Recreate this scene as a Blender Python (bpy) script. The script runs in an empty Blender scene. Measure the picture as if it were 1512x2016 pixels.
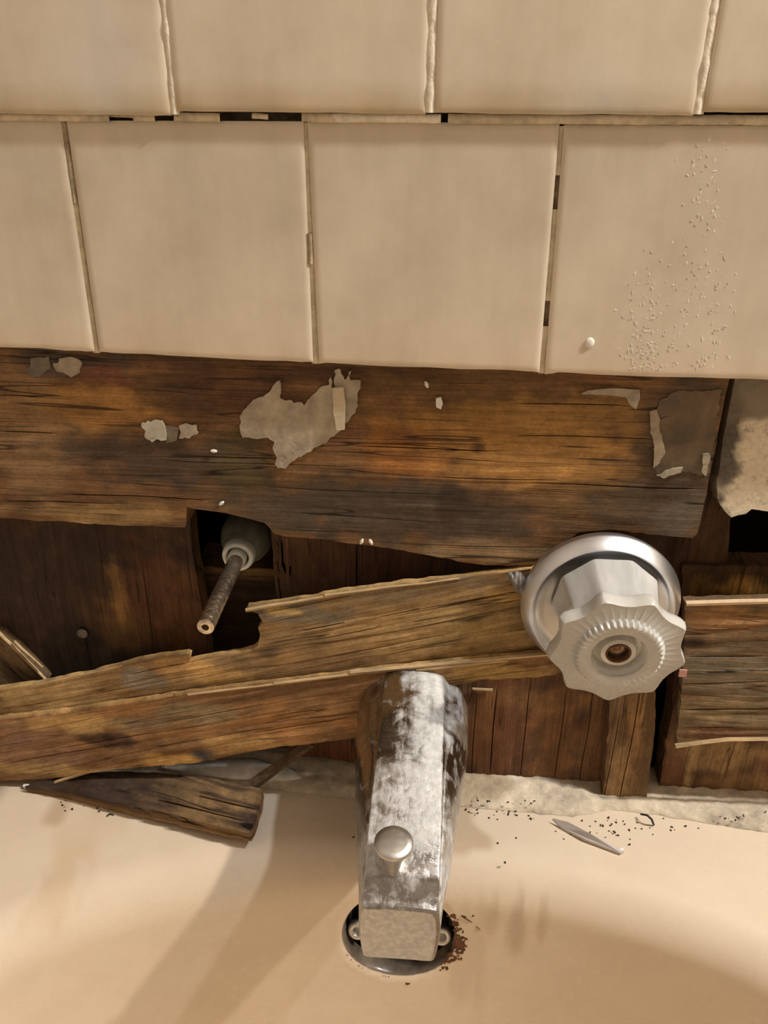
import bpy, bmesh, math, random
from mathutils import Vector, Matrix, noise
random.seed(7)
S = bpy.context.scene
C = S.collection
PI = math.pi

# ------------------------------------------------------------------ camera
FPX = 1600.0
PITCH, YAW, ROLL = math.radians(26.6), math.radians(-3.6), math.radians(-0.6)
CAM = Vector((0, -.383, .76))
FWD = Vector((math.sin(YAW)*math.cos(PITCH), math.cos(YAW)*math.cos(PITCH), -math.sin(PITCH)))
r0 = Vector((math.cos(YAW), -math.sin(YAW), 0)); d0 = FWD.cross(r0)
RGT = r0*math.cos(ROLL) + d0*math.sin(ROLL)
DWN = -r0*math.sin(ROLL) + d0*math.cos(ROLL)
cd = bpy.data.cameras.new('camera'); cam = bpy.data.objects.new('camera', cd); C.objects.link(cam)
cd.sensor_fit = 'VERTICAL'; cd.sensor_height = 32; cd.lens = 32*FPX/2016; cd.clip_start = .01
M = Matrix.Identity(4)
for i in range(3):
    M[i][0] = RGT[i]; M[i][1] = -DWN[i]; M[i][2] = -FWD[i]; M[i][3] = CAM[i]
cam.matrix_world = M
S.camera = cam

# ------------------------------------------------------------------ light and exposure
w = bpy.data.worlds.new('world'); S.world = w; w.use_nodes = True
w.node_tree.nodes['Background'].inputs[0].default_value = (.9, .8, .68, 1)
w.node_tree.nodes['Background'].inputs[1].default_value = 0.02
def lamp(name, loc, power, col, rad):
    l = bpy.data.lights.new(name, 'POINT'); l.energy = power; l.color = col; l.shadow_soft_size = rad
    o = bpy.data.objects.new(name, l); C.objects.link(o); o.location = loc
lamp('warm_lamp', (.95, -.19, 1.59), 60, (1, .89, .75), .025)
lamp('cool_lamp', (.80, -.22, 1.82), 36, (.86, .93, 1), .025)
vs = S.view_settings
vs.view_transform = 'Standard'; vs.look = 'None'; vs.gamma = 1; vs.use_curve_mapping = False; vs.exposure = -0.06
S.cycles.max_bounces = 10; S.cycles.transmission_bounces = 8; S.cycles.caustics_reflective = False; S.cycles.caustics_refractive = False

# ------------------------------------------------------------------ helpers
def ray(px, py): return FWD + RGT*((px-756)/FPX) + DWN*((py-1008)/FPX)
def hit(px, py, o, n):
    v = ray(px, py); return CAM + v*((o-CAM).dot(n)/v.dot(n))
def at(px, py, Y): return hit(px, py, Vector((0, Y, 0)), Vector((0, 1, 0)))
def atz(px, py, Z): return hit(px, py, Vector((0, 0, Z)), Vector((0, 0, 1)))
def n3(x, y, z=0.0): return noise.noise(Vector((x, y, z)))
def fbm(x, y, z=0.0, o=3):
    a, s = 0, 1
    for i in range(o):
        a += s*n3(x, y, z + i*7.3); x *= 2; y *= 2; s *= .5
    return a
def sm(a, b, x):
    t = max(0., min(1., (x-a)/(b-a) if b != a else 0)); return t*t*(3-2*t)
def mix(a, b, t): return tuple(a[i]+(b[i]-a[i])*t for i in range(3))
def lin(r, g, b):
    f = lambda c: (c/255)/12.92 if c <= 10 else ((c/255+.055)/1.055)**2.4
    return (f(r), f(g), f(b))

def place(o, parent=None, origin=None):
    """put the object's origin at the bottom centre of its geometry and parent it"""
    me = o.data
    if origin is None:
        xs = [v.co.x for v in me.vertices]; ys = [v.co.y for v in me.vertices]; zs = [v.co.z for v in me.vertices]
        origin = Vector(((min(xs)+max(xs))/2, (min(ys)+max(ys))/2, min(zs)))
    me.transform(Matrix.Translation(-origin))
    o['wl'] = tuple(origin)
    if parent is not None:
        o.parent = parent; o.location = origin - Vector(parent['wl'])
    else:
        o.location = origin
def obj(name, bm, mat, parent=None, smooth=True, origin=None):
    me = bpy.data.meshes.new(name)
    bm.normal_update(); bm.to_mesh(me); bm.free()
    o = bpy.data.objects.new(name, me); C.objects.link(o)
    for m in (mat if isinstance(mat, (list, tuple)) else [mat]): me.materials.append(m)
    if smooth:
        for p in me.polygons: p.use_smooth = True
    place(o, parent, origin)
    return o
def empty(name, loc):
    o = bpy.data.objects.new(name, None); C.objects.link(o); o.location = loc; o['wl'] = tuple(loc); o.empty_display_size = .02
    return o
def tag(o, label, cat, group=None):
    o['label'] = label; o['category'] = cat
    if group: o['group'] = group
    return o
def struct(o): o['kind'] = 'structure'; return o

# ---------- materials
class NT:
    def __init__(s, name):
        s.m = bpy.data.materials.new(name); s.m.use_nodes = True; s.t = s.m.node_tree
        s.b = s.t.nodes['Principled BSDF']
    def n(s, ty, **k):
        x = s.t.nodes.new(ty)
        for a, v in k.items():
            if a in x.inputs.keys() if hasattr(x.inputs, 'keys') else False: pass
            setattr(x, a, v)
        return x
    def l(s, a, b): s.t.links.new(a, b)
    def noise(s, vec, scale, detail=3, rough=.55, dist=0):
        x = s.n('ShaderNodeTexNoise'); x.inputs['Scale'].default_value = scale; x.inputs['Detail'].default_value = detail
        x.inputs['Roughness'].default_value = rough; x.inputs['Distortion'].default_value = dist
        if vec is not None: s.l(vec, x.inputs['Vector'])
        return x.outputs['Fac']
    def mapr(s, v, a, b, c=0., d=1.):
        x = s.n('ShaderNodeMapRange'); x.inputs[1].default_value = a; x.inputs[2].default_value = b
        x.inputs[3].default_value = c; x.inputs[4].default_value = d; s.l(v, x.inputs[0]); return x.outputs[0]
    def math(s, op, a, b=None):
        x = s.n('ShaderNodeMath'); x.operation = op
        for i, v in enumerate((a, b)):
            if v is None: continue
            if isinstance(v, (int, float)): x.inputs[i].default_value = v
            else: s.l(v, x.inputs[i])
        return x.outputs[0]
    def mix(s, f, a, b, mode='MIX'):
        x = s.n('ShaderNodeMix'); x.data_type = 'RGBA'; x.blend_type = mode
        for i, v in ((0, f), (6, a), (7, b)):
            if isinstance(v, (int, float)): x.inputs[i].default_value = v
            elif isinstance(v, tuple): x.inputs[i].default_value = (*v, 1)
            else: s.l(v, x.inputs[i])
        return x.outputs[2]
    def obj(s, rot=0., scale=(1, 1, 1)):
        t = s.n('ShaderNodeTexCoord'); m = s.n('ShaderNodeMapping'); m.vector_type = 'POINT'
        if rot:
            m0 = s.n('ShaderNodeMapping'); m0.inputs['Rotation'].default_value = (0, rot, 0)
            s.l(t.outputs['Object'], m0.inputs[0]); s.l(m0.outputs[0], m.inputs[0])
        else: s.l(t.outputs['Object'], m.inputs[0])
        m.inputs['Scale'].default_value = scale
        return m.outputs[0]
    def attr(s, name='Tint'):
        a = s.n('ShaderNodeAttribute'); a.attribute_name = name; return a
    def bump(s, h, strength=.3, dist=.001, normal=None):
        x = s.n('ShaderNodeBump'); x.inputs['Strength'].default_value = strength; x.inputs['Distance'].default_value = dist
        s.l(h, x.inputs['Height'])
        if normal is not None: s.l(normal, x.inputs['Normal'])
        s.l(x.outputs[0], s.b.inputs['Normal']); return x.outputs[0]
    def set(s, **k):
        for a, v in k.items():
            s.b.inputs[a.replace('_', ' ')].default_value = (*v, 1) if isinstance(v, tuple) else v
        return s

def wood(name, rot=0., crack=1.0, rough=.8, contrast=.72, gain=1.65, hue=(.95, 1.07, 1.27)):
    """weathered board: vertex tint x fibres along the grain; the grain runs along local X before rot (about Y)"""
    n = NT(name)
    fine = n.noise(n.obj(rot, (34, 40, 760)), 1, 5, .66)
    band = n.noise(n.obj(rot, (6, 20, 150)), 1, 4, .62, .5)
    mott = n.noise(n.obj(rot, (60, 40, 100)), 1, 6, .72)
    pore = n.noise(n.obj(rot, (500, 300, 900)), 1, 3, .7)
    a = n.attr()
    f = n.mapr(fine, .3, .7, 1-.38*contrast, 1+.34*contrast)
    g = n.mapr(band, .3, .7, 1-.30*contrast, 1+.26*contrast)
    h = n.math('MULTIPLY', n.mapr(mott, .3, .7, .66, 1.32), n.mapr(pore, .3, .7, .82, 1.18))
    k = n.math('MULTIPLY', n.math('MULTIPLY', f, g), h)
    # fine dark checks along the fibres
    cn = n.noise(n.obj(rot, (5, 20, 150)), 1, 1.5, .5, .3)
    cl = n.mapr(n.math('ABSOLUTE', n.math('SUBTRACT', cn, .5)), .004, .016, 0., 1.)
    cm = n.mapr(n.noise(n.obj(rot, (12, 12, 40)), 1, 2), .47, .56, 0., 1.)
    ck = n.math('SUBTRACT', 1., n.math('MULTIPLY', n.math('MULTIPLY', n.math('SUBTRACT', 1., cl), cm), .75*crack))
    comb = n.n('ShaderNodeVectorMath'); comb.operation = 'SCALE'
    n.l(n.mix(1., a.outputs['Color'], hue, 'MULTIPLY'), comb.inputs[0]); n.l(n.math('MULTIPLY', n.math('MULTIPLY', k, ck), gain), comb.inputs['Scale'])
    n.l(comb.outputs[0], n.b.inputs['Base Color'])
    hgt = n.math('ADD', n.math('MULTIPLY', fine, .5), n.math('ADD', n.math('MULTIPLY', band, .6), n.math('ADD', n.math('MULTIPLY', pore, .25), n.math('MULTIPLY', ck, .8))))
    n.bump(hgt, .55, .0011)
    n.set(Roughness=rough); n.b.inputs['Specular IOR Level'].default_value = .25
    return n.m
def plain(name, col, rough=.6, metal=0., var=.15, scale=200, bump=.2, spec=.5, stretch=(1, 1, 1), dist=.0006):
    n = NT(name)
    v = n.obj(0, stretch)
    a = n.noise(v, scale, 4, .6)
    b = n.noise(v, scale*.2, 3, .6)
    f = n.math('ADD', n.math('MULTIPLY', a, .5), n.math('MULTIPLY', b, .5))
    lo = tuple(c*(1-var) for c in col); hi = tuple(min(1, c*(1+var)) for c in col)
    n.l(n.mix(n.mapr(f, .36, .64), lo, hi), n.b.inputs['Base Color'])
    n.set(Roughness=rough, Metallic=metal); n.b.inputs['Specular IOR Level'].default_value = spec
    if bump: n.bump(a, bump, dist)
    return n.m

# ---------- boards cut from an outline, gridded along the grain, with real relief and checks
def board(name, poly, o, nrm, e1, t, mat, grain, col, cracks=(), du=.005, dv=.002, relief=.0005, jag=.0006, parent=None, edge=None, warp=None, seed=0., seg=.0035, jf=130.):
    """poly: outline in photo pixels cast onto the plane (o, nrm); grain: angle of the fibres in the plane (radians)"""
    nrm = nrm.normalized(); e1 = (e1 - nrm*e1.dot(nrm)).normalized(); e2 = e1.cross(nrm)      # nrm points to the viewer
    if e2.z < 0: e2 = -e2
    P = []
    for p in poly:
        q = hit(p[0], p[1], o, nrm) - o; P.append((q.dot(e1), q.dot(e2)))
    # ragged outline
    Q = []
    for i, a in enumerate(P):
        b = P[(i+1) % len(P)]; L = math.hypot(b[0]-a[0], b[1]-a[1]); k = max(1, int(L/seg))
        nx, ny = -(b[1]-a[1])/max(L, 1e-9), (b[0]-a[0])/max(L, 1e-9)
        for j in range(k):
            s = j/k; x = a[0]+(b[0]-a[0])*s; y = a[1]+(b[1]-a[1])*s
            g = jag*fbm(x*jf+seed, y*jf, 3.1) if (j or seg < .003) else 0
            Q.append((x+nx*g, y+ny*g))
    cg, sg = math.cos(grain), math.sin(grain)
    uv = lambda x, y: (x*cg+y*sg, -x*sg+y*cg)
    bm = bmesh.new()
    bm.faces.new([bm.verts.new((x, y, 0)) for x, y in Q])
    bmesh.ops.triangulate(bm, faces=bm.faces[:])
    us = [uv(x, y)[0] for x, y in Q]; vs_ = [uv(x, y)[1] for x, y in Q]
    def cut(co, no):
        bmesh.ops.bisect_plane(bm, geom=bm.verts[:]+bm.edges[:]+bm.faces[:], dist=1e-6, plane_co=co, plane_no=no)
    C2 = []
    for (ax, ay), (bx, by), wd, dp in cracks:
        qa = hit(ax, ay, o, nrm)-o; qb = hit(bx, by, o, nrm)-o
        ua, va = uv(qa.dot(e1), qa.dot(e2)); ub, vb = uv(qb.dot(e1), qb.dot(e2))
        C2.append((min(ua, ub), max(ua, ub), (va+vb)/2, wd, dp))
    vlist = []
    v = min(vs_)+dv*.5
    while v < max(vs_): vlist.append(v); v += dv
    for c in C2:
        vlist = [x for x in vlist if abs(x-c[2]) > c[3]*1.6] + [c[2]-c[3], c[2], c[2]+c[3]]
    for v in vlist: cut((-sg*v, cg*v, 0), (-sg, cg, 0))
    u = min(us)+du*.5
    while u < max(us): cut((cg*u, sg*u, 0), (cg, sg, 0)); u += du
    bmesh.ops.remove_doubles(bm, verts=bm.verts[:], dist=1e-6)
    cl = bm.verts.layers.float_color.new('Tint')
    front = bm.verts[:]
    bed = [e for e in bm.edges if e.is_boundary]
    ext = bmesh.ops.extrude_edge_only(bm, edges=bed)
    back = [g for g in ext['geom'] if isinstance(g, bmesh.types.BMVert)]
    bset = set(back)
    be = [g for g in ext['geom'] if isinstance(g, bmesh.types.BMEdge) and g.is_boundary]
    try: bmesh.ops.edgeloop_fill(bm, edges=be)
    except Exception: pass
    for vtx in bm.verts:
        x, y = vtx.co.x, vtx.co.y; uu, vv = uv(x, y)
        X = o + e1*x + e2*y
        if vtx in bset:
            h = -t
            c = edge(uu, vv, X) if edge else tuple(k*.9 for k in col(uu, vv, X))
        else:
            h = relief*(fbm(uu*14+seed, vv*330, 1.7) + .8*fbm(uu*8, vv*80+seed, 5.1, 2))
            for (ua, ub, cv, wd, dp) in C2:
                if ua < uu < ub and abs(vv-cv) < wd*.5:
                    h -= dp*sm(0, (ub-ua)*.25, min(uu-ua, ub-uu))
            c = col(uu, vv, X)
        vtx[cl] = (*c, 1)
        if warp: h += warp(uu, vv)
        Z = X + nrm*h
        # fibres are never dead straight
        wob = .0009*n3(uu*22+seed, vv*12, 9.)
        Z += (e1*(-sg)+e2*cg)*wob
        vtx.co = Z
    bmesh.ops.recalc_face_normals(bm, faces=bm.faces[:])
    ob = obj(name, bm, mat, parent, smooth=False)
    try:
        for p in ob.data.polygons: p.use_smooth = True
        ob.data.set_sharp_from_angle(angle=math.radians(50))
    except Exception: pass
    return ob
WN = Vector((0, -1, 0)); WX = Vector((1, 0, 0))
def wboard(name, poly, Y, t, mat, grain, col, **k): return board(name, poly, Vector((0, Y, 0)), WN, WX, t, mat, grain, col, **k)
def pixline(x0, y0, x1, y1, Y=0.01):
    a, b = at(x0, y0, Y), at(x1, y1, Y); return math.atan2(b.z-a.z, b.x-a.x)

def blobs(lst, Y):
    """stains, and one painted lit edge: (px, py, rx_px, ry_px, colour, strength) -> world metres on the plane Y"""
    out = []
    for px, py, rx, ry, c, s in lst:
        p = at(px, py, Y); qx = at(px+rx, py, Y); qy = at(px, py+ry, Y)
        out.append((p.x, p.z, abs(qx.x-p.x), abs(qy.z-p.z), c, s))
    return out
def stain_or_lit(base, bl, X, ragged=.5, seed=0):
    c = base
    j = fbm(X.x*60+seed, X.z*95, seed, 4)
    for (bx, bz, rx, rz, bc, s) in bl:
        d = math.hypot((X.x-bx)/rx, (X.z-bz)/rz) + ragged*j
        k = s*(1-sm(.55, 1.15, d))
        if k > 0: c = mix(c, bc, k)
    return c

def rod(bm, a, b, r, seg=6, r2=None, twist=0., rough=0.):
    a = Vector(a); b = Vector(b); d = (b-a).normalized()
    x = d.orthogonal().normalized(); y = d.cross(x); r2 = r if r2 is None else r2
    rings = []
    N = 5
    for k in range(N):
        s = k/(N-1); c = a.lerp(b, s); rr = r+(r2-r)*s
        if rough: c = c + x*rough*n3(s*5, a.x*99) + y*rough*n3(s*5, a.z*99, 3)
        rings.append([bm.verts.new(c+(x*math.cos(2*PI*i/seg+twist)+y*math.sin(2*PI*i/seg+twist))*rr*(1+.25*(rough > 0)*n3(i*3.3, k*2.1))) for i in range(seg)])
    for k in range(N-1):
        for i in range(seg): bm.faces.new((rings[k][i], rings[k][(i+1) % seg], rings[k+1][(i+1) % seg], rings[k+1][i]))
    bm.faces.new(rings[0][::-1]); bm.faces.new(rings[-1])
def lathe(bm, o, axis, prof, seg=48, radial=None, cap0=False, cap1=False, up=Vector((0, 0, 1))):
    """prof: (distance along axis, radius); radial(theta, i) scales the radius"""
    axis = axis.normalized(); x = axis.cross(up).normalized(); y = x.cross(axis)
    rings = []
    for i, (h, r) in enumerate(prof):
        if r < 1e-7: rings.append([bm.verts.new(o+axis*h)]); continue
        ring = []
        for k in range(seg):
            th = 2*PI*k/seg; rr = r*(radial(th, i) if radial else 1)
            ring.append(bm.verts.new(o+axis*h+(x*math.cos(th)+y*math.sin(th))*rr))
        rings.append(ring)
    for a, b in zip(rings, rings[1:]):
        for k in range(seg):
            k2 = (k+1) % seg
            if len(a) == 1 and len(b) == 1: continue
            if len(a) == 1: bm.faces.new((a[0], b[k], b[k2]))
            elif len(b) == 1: bm.faces.new((a[k], b[0], a[k2]))
            else: bm.faces.new((a[k], b[k], b[k2], a[k2]))
    if cap0 and len(rings[0]) > 1: bm.faces.new(rings[0])
    if cap1 and len(rings[-1]) > 1: bm.faces.new(rings[-1])
    bmesh.ops.recalc_face_normals(bm, faces=bm.faces[:])
def box(bm, x0, x1, y0, y1, z0, z1):
    bmesh.ops.create_cube(bm, size=1, matrix=Matrix.Translation(((x0+x1)/2, (y0+y1)/2, (z0+z1)/2)) @ Matrix.Diagonal((x1-x0, y1-y0, z1-z0, 1)))
def sharp(o, deg=35):
    o.data.set_sharp_from_angle(angle=math.radians(deg)); return o

# ------------------------------------------------------------------ materials
m_paint = plain('wall_paint', (.33, .29, .25), .7, var=.04, scale=60, bump=.05)
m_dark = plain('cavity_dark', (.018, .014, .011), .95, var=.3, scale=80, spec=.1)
m_floor = plain('floor_vinyl', (.30, .25, .20), .5, var=.1, scale=30)
def tile_mat():
    n = NT('beige_glaze'); v = n.obj()
    a = n.noise(v, 26, 5, .62); b = n.noise(n.obj(0, (60, 60, 14)), 1, 4, .6); s = n.noise(v, 900, 2)
    f = n.math('ADD', n.math('MULTIPLY', a, .6), n.math('MULTIPLY', b, .4))
    c = n.mix(n.mapr(f, .36, .64), (.66, .57, .45), (.80, .71, .58))
    t = n.attr()
    c = n.mix(1., c, t.outputs['Color'], 'MULTIPLY')
    n.l(c, n.b.inputs['Base Color'])
    n.l(n.mapr(f, .35, .65, .26, .46), n.b.inputs['Roughness'])
    n.bump(n.math('ADD', a, n.math('MULTIPLY', s, .06)), .12, .0016)
    n.b.inputs['Specular IOR Level'].default_value = .45
    return n.m
m_tile = tile_mat()
m_grout = plain('cream_grout', (.84, .76, .62), .85, var=.16, scale=420, bump=.6)
m_grout_dirty = plain('dirty_grout', (.40, .32, .21), .9, var=.45, scale=300, bump=.6)
m_joint = plain('tile_joint', (.60, .51, .37), .85, var=.28, scale=260, bump=.6)
m_mastic = plain('mastic', (.43, .37, .28), .8, var=.42, scale=120, bump=.9, dist=.001)
m_film = plain('grey_film', (.20, .165, .12), .6, var=.5, scale=130, bump=.5)
m_chip = plain('white_chip', (.88, .85, .78), .7, var=.12)
m_fresh = plain('fresh_wood', (.52, .37, .20), .8, var=.4, scale=220, stretch=(.3, 1, 1.6), bump=.8)
m_splint = plain('dark_splinter', (.13, .085, .047), .8, var=.5, scale=200, bump=.8)
m_rust = plain('rust', (.13, .055, .022), .9, var=.6, scale=300, bump=.9)
m_black = plain('black_rubber', (.012, .011, .010), .55, var=.3, scale=200)
m_chrome = plain('polished_chrome', (.86, .88, .92), .34, 1., var=.08, scale=90, bump=.08)
m_dull = plain('dull_chrome', (.62, .60, .56), .42, 1., var=.22, scale=140, bump=.25)
m_brass = plain('worn_brass', (.68, .57, .44), .24, .95, var=.5, scale=340, bump=.9, dist=.0009)
m_bonnet = plain('tarnished_bonnet', (.26, .27, .21), .55, .6, var=.45, scale=130, bump=.6)
m_nut = plain('limed_nut', (.66, .69, .66), .55, .35, var=.3, scale=200, bump=.7)
m_plaster = plain('old_plaster', (.60, .52, .40), .9, var=.38, scale=120, bump=1., dist=.0015)
m_white = plain('white_plaster', (.82, .81, .77), .8, var=.22, scale=150, bump=.8, dist=.001)
m_crumb = plain('crumbs', (.05, .035, .022), .95, var=.5, scale=500)
m_steel = plain('nail_steel', (.16, .13, .11), .6, .5, var=.4, scale=400)
m_shard = plain('pale_shard', (.52, .48, .46), .5, var=.15, scale=80)

# ------------------------------------------------------------------ the room
HX, HZ0, HZ1 = .315, .30, .668
bm = bmesh.new()
for (a, b, c, d) in ((-.47, 1.9, HZ1, 2.3), (.392, 1.9, 0, HZ1), (-.47, -HX, .3525, HZ1), (HX, .392, .3525, HZ1)): box(bm, a, b, .012, .05, c, d)
wall_back = struct(obj('wall_back', bm, m_grout_dirty, smooth=False, origin=Vector((0, .03, 0))))
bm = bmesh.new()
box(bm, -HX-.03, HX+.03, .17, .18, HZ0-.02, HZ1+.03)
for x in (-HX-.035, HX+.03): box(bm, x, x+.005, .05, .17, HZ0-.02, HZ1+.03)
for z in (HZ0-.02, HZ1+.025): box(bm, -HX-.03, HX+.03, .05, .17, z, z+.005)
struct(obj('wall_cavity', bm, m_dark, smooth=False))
bm = bmesh.new(); box(bm, -.50, -.47, -1.9, .05, 0, 2.3); struct(obj('wall_left', bm, m_paint, smooth=False))
bm = bmesh.new(); box(bm, 1.9, 1.93, -1.9, .05, 0, 2.3); struct(obj('wall_right', bm, m_paint, smooth=False))
bm = bmesh.new(); box(bm, -.50, 1.93, -1.93, -1.9, 0, 2.3); struct(obj('wall_front', bm, m_paint, smooth=False))
bm = bmesh.new(); box(bm, -.50, 1.93, -1.93, .05, 2.3, 2.33); struct(obj('ceiling', bm, m_paint, smooth=False))
bm = bmesh.new(); box(bm, -.50, 1.93, -1.93, .18, -.03, 0); struct(obj('floor', bm, m_floor, smooth=False))

# ------------------------------------------------------------------ wall tiles (parts of the wall)
def tile(quad, Y, t=.008, tint=None, name='tile', chip=0.):
    """quad: four corners in world X, Z: top-left, top-right, bottom-right, bottom-left; pillowed edge"""
    bm = bmesh.new(); cl = bm.verts.layers.float_color.new('Tint')
    st = [0, .006, .014, .03, .06, .12, .22, .35, .5, .65, .78, .88, .94, .97, .986, .994, 1]
    g = []
    for b in st:
        row = []
        for a in st:
            p = [(quad[0][k]*(1-a)+quad[1][k]*a)*(1-b)+(quad[3][k]*(1-a)+quad[2][k]*a)*b for k in (0, 1)]
            e = min(a, 1-a, b, 1-b)*.108
            y = Y + .0005*(1-sm(0, .0016, e)**.7)
            z = p[1] + (chip*fbm(p[0]*90, 4.) if b == 1 else 0)
            v = bm.verts.new((p[0], y, z)); row.append(v)
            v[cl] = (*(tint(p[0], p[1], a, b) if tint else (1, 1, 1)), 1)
        g.append(row)
    for j in range(len(st)-1):
        for i in range(len(st)-1): bm.faces.new((g[j][i], g[j+1][i], g[j+1][i+1], g[j][i+1]))
    ext = bmesh.ops.extrude_edge_only(bm, edges=[e for e in bm.edges if e.is_boundary])
    for v in ext['geom']:
        if isinstance(v, bmesh.types.BMVert): v.co.y = Y+t; v[cl] = (.8, .72, .6, 1)
    bmesh.ops.recalc_face_normals(bm, faces=bm.faces[:])
    return sharp(obj(name, bm, m_tile, wall_back), 40)
def q2(pts, Y): return [(at(x, y, Y).x, at(x, y, Y).z) for x, y in pts]
def sq(tl, tr, br, bl, Y): return q2((tl, tr, br, bl), Y)
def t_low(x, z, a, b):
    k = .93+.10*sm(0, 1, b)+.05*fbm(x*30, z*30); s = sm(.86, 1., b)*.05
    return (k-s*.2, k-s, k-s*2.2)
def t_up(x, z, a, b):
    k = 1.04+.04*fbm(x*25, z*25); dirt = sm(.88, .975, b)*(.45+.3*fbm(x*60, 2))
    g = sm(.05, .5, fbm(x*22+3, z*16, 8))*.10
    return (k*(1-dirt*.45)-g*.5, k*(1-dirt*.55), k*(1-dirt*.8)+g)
low = [((-430, 233), (118, 235), (185, 692), (-290, 672)), ((130, 237), (597, 239), (616, 714), (196, 694)),
       ((605, 239), (1102, 243), (1062, 732), (628, 716)), ((1111, 246), (1600, 248), (1530, 748), (1073, 735))]
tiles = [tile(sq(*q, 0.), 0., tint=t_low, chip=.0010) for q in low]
up = [((-240, -330), (292, -330), (336, 221), (-190, 224)), ((303, -330), (834, -330), (838, 224), (348, 221)),
      ((850, -330), (1440, -330), (1366, 221), (856, 224)), ((1470, -330), (2040, -330), (1930, 232), (1384, 222))]
UY = -.003
up_t = []
for (tl, tr, br, bl) in up:
    z1 = at(756, 222, UY).z
    def X(p): return at(p[0], p[1], UY).x
    xl, xr = at(bl[0], 222, UY).x, at(br[0], 222, UY).x
    zb = at((bl[0]+br[0])/2, bl[1]+1, UY).z
    up_t.append(((xl, zb+.108), (xr, zb+.108), (xr, zb), (xl, zb)))
# joints lean a little as laid
lean = [(.0005, .0005), (0, 0), (0, .0), (.0, 0)]
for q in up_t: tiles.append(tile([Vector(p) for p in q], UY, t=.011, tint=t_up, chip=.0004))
def fill_row(x0, z0, zt, Y, have, tint, xmax=.76):     # the rest of a course, out of the frame, at the same pitch
    x = x0
    while x > -.46: x -= .1107
    while x < xmax:
        if not any(a-.02 < x+.054 < b+.02 for a, b in have):
            a, b = max(x, -.468), x+.1085
            tiles.append(tile([(a, zt), (b, zt), (b, z0), (a, z0)], Y, t=.011 if Y else .008, tint=tint))
        x += .1107
lx = [(min(p[0] for p in sq(*q, 0.)), max(p[0] for p in sq(*q, 0.))) for q in low]
ux = [(q[0][0], q[1][0]) for q in up_t]
fill_row(lx[0][0]-.1107, .6475, .7535, 0., lx, t_low, lx[0][0]-.05); fill_row(lx[-1][1]+.001, .6455, .7535, 0., lx+[(-9, lx[-1][1])], t_low)
fill_row(ux[0][0]-.1107, up_t[0][2][1], up_t[0][0][1], UY, ux, t_up, ux[0][0]-.05); fill_row(ux[-1][1]+.002, up_t[-1][2][1], up_t[-1][0][1], UY, ux+[(-9, ux[-1][1])], t_up)
zb = up_t[0][0][1]+.003
for k in range(2): fill_row(ux[0][0]-.054*(1-k), zb+k*.111, zb+.108+k*.111, UY, [], t_up)
def grout(path, Y, wd, mat, depth=.006, name='grout', rough=.0004, gaps=0., bulge=.0002):
    """a joint filling along a pixel path on plane Y: a narrow bead with an uneven face"""
    P = [at(x, y, Y) for x, y in path]; bm = bmesh.new()
    prev = None
    D = []
    for a, b in zip(P, P[1:]):
        k = max(1, int((b-a).length/.0015))
        D += [a.lerp(b, j/k) for j in range(k)]
    D.append(P[-1])
    d = (P[-1]-P[0]).normalized(); nn = Vector((d.z, 0, -d.x))
    for i, c in enumerate(D):
        s = c.x*210+c.z*210
        l = wd*.5+rough*fbm(s, 1.3); r = wd*.5+rough*fbm(s, 7.7); f = bulge*(1+fbm(s*.6, 4.4))
        row = [bm.verts.new(c-nn*l+Vector((0, depth, 0))), bm.verts.new(c-nn*l), bm.verts.new(c+Vector((0, -f, 0))), bm.verts.new(c+nn*r), bm.verts.new(c+nn*r+Vector((0, depth, 0)))]
        if prev and not (gaps and fbm(s*.12, 9.1) > gaps):
            for q in range(4): bm.faces.new((prev[q], prev[q+1], row[q+1], row[q]))
        prev = row
    bmesh.ops.recalc_face_normals(bm, faces=bm.faces[:])
    for v in [v for v in bm.verts if not v.link_faces]: bm.verts.remove(v)
    return obj(name, bm, mat, wall_back)
for x0, y0, x1, y1, ww in ((296, -330, 342, 222, .0044), (842, -330, 847, 222, .0060), (1455, -330, 1375, 222, .0060)):
    p = up_t[[296, 842, 1455].index(x0)]; xx = p[1][0]+.0014
    a = Vector((xx, UY+.0008, p[0][1])); b = Vector((xx, UY+.0008, p[2][1]+.0005))
    bm = bmesh.new(); prev = None
    for i in range(80):
        c = a.lerp(b, i/79); s = c.z*240+xx*50
        l = ww*.5+.0005*fbm(s, 1.); r = ww*.5+.0005*fbm(s, 5.); f = .0007*(1+fbm(s*.5, 3.))
        row = [bm.verts.new(c+Vector(v)) for v in ((-l, .007, 0), (-l, .0003, 0), (0, -f, 0), (r, .0003, 0), (r, .007, 0))]
        if prev:
            for q in range(4): bm.faces.new((prev[q], prev[q+1], row[q+1], row[q]))
        prev = row
    bmesh.ops.recalc_face_normals(bm, faces=bm.faces[:]); obj('grout', bm, m_grout, wall_back)
grout([(124, 240), (146, 400)], .0006, .0030, m_grout_dirty); grout([(146, 400), (190, 695)], .0010, .0032, m_joint)
grout([(601, 241), (622, 716)], .0010, .0036, m_joint)
grout([(609, 460), (611, 520)], .0000, .0022, m_grout_dirty)
grout([(1107, 248), (1101, 345)], .0010, .0034, m_joint)
grout([(1096, 412), (1081, 592)], .0010, .0034, m_joint)
grout([(1076, 642), (1067, 735)], .0010, .0036, m_joint)
grout([(1105, 250), (1068, 733)], .0045, .0040, m_grout_dirty); grout([(601, 243), (622, 714)], .0045, .0040, m_grout_dirty)
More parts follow.
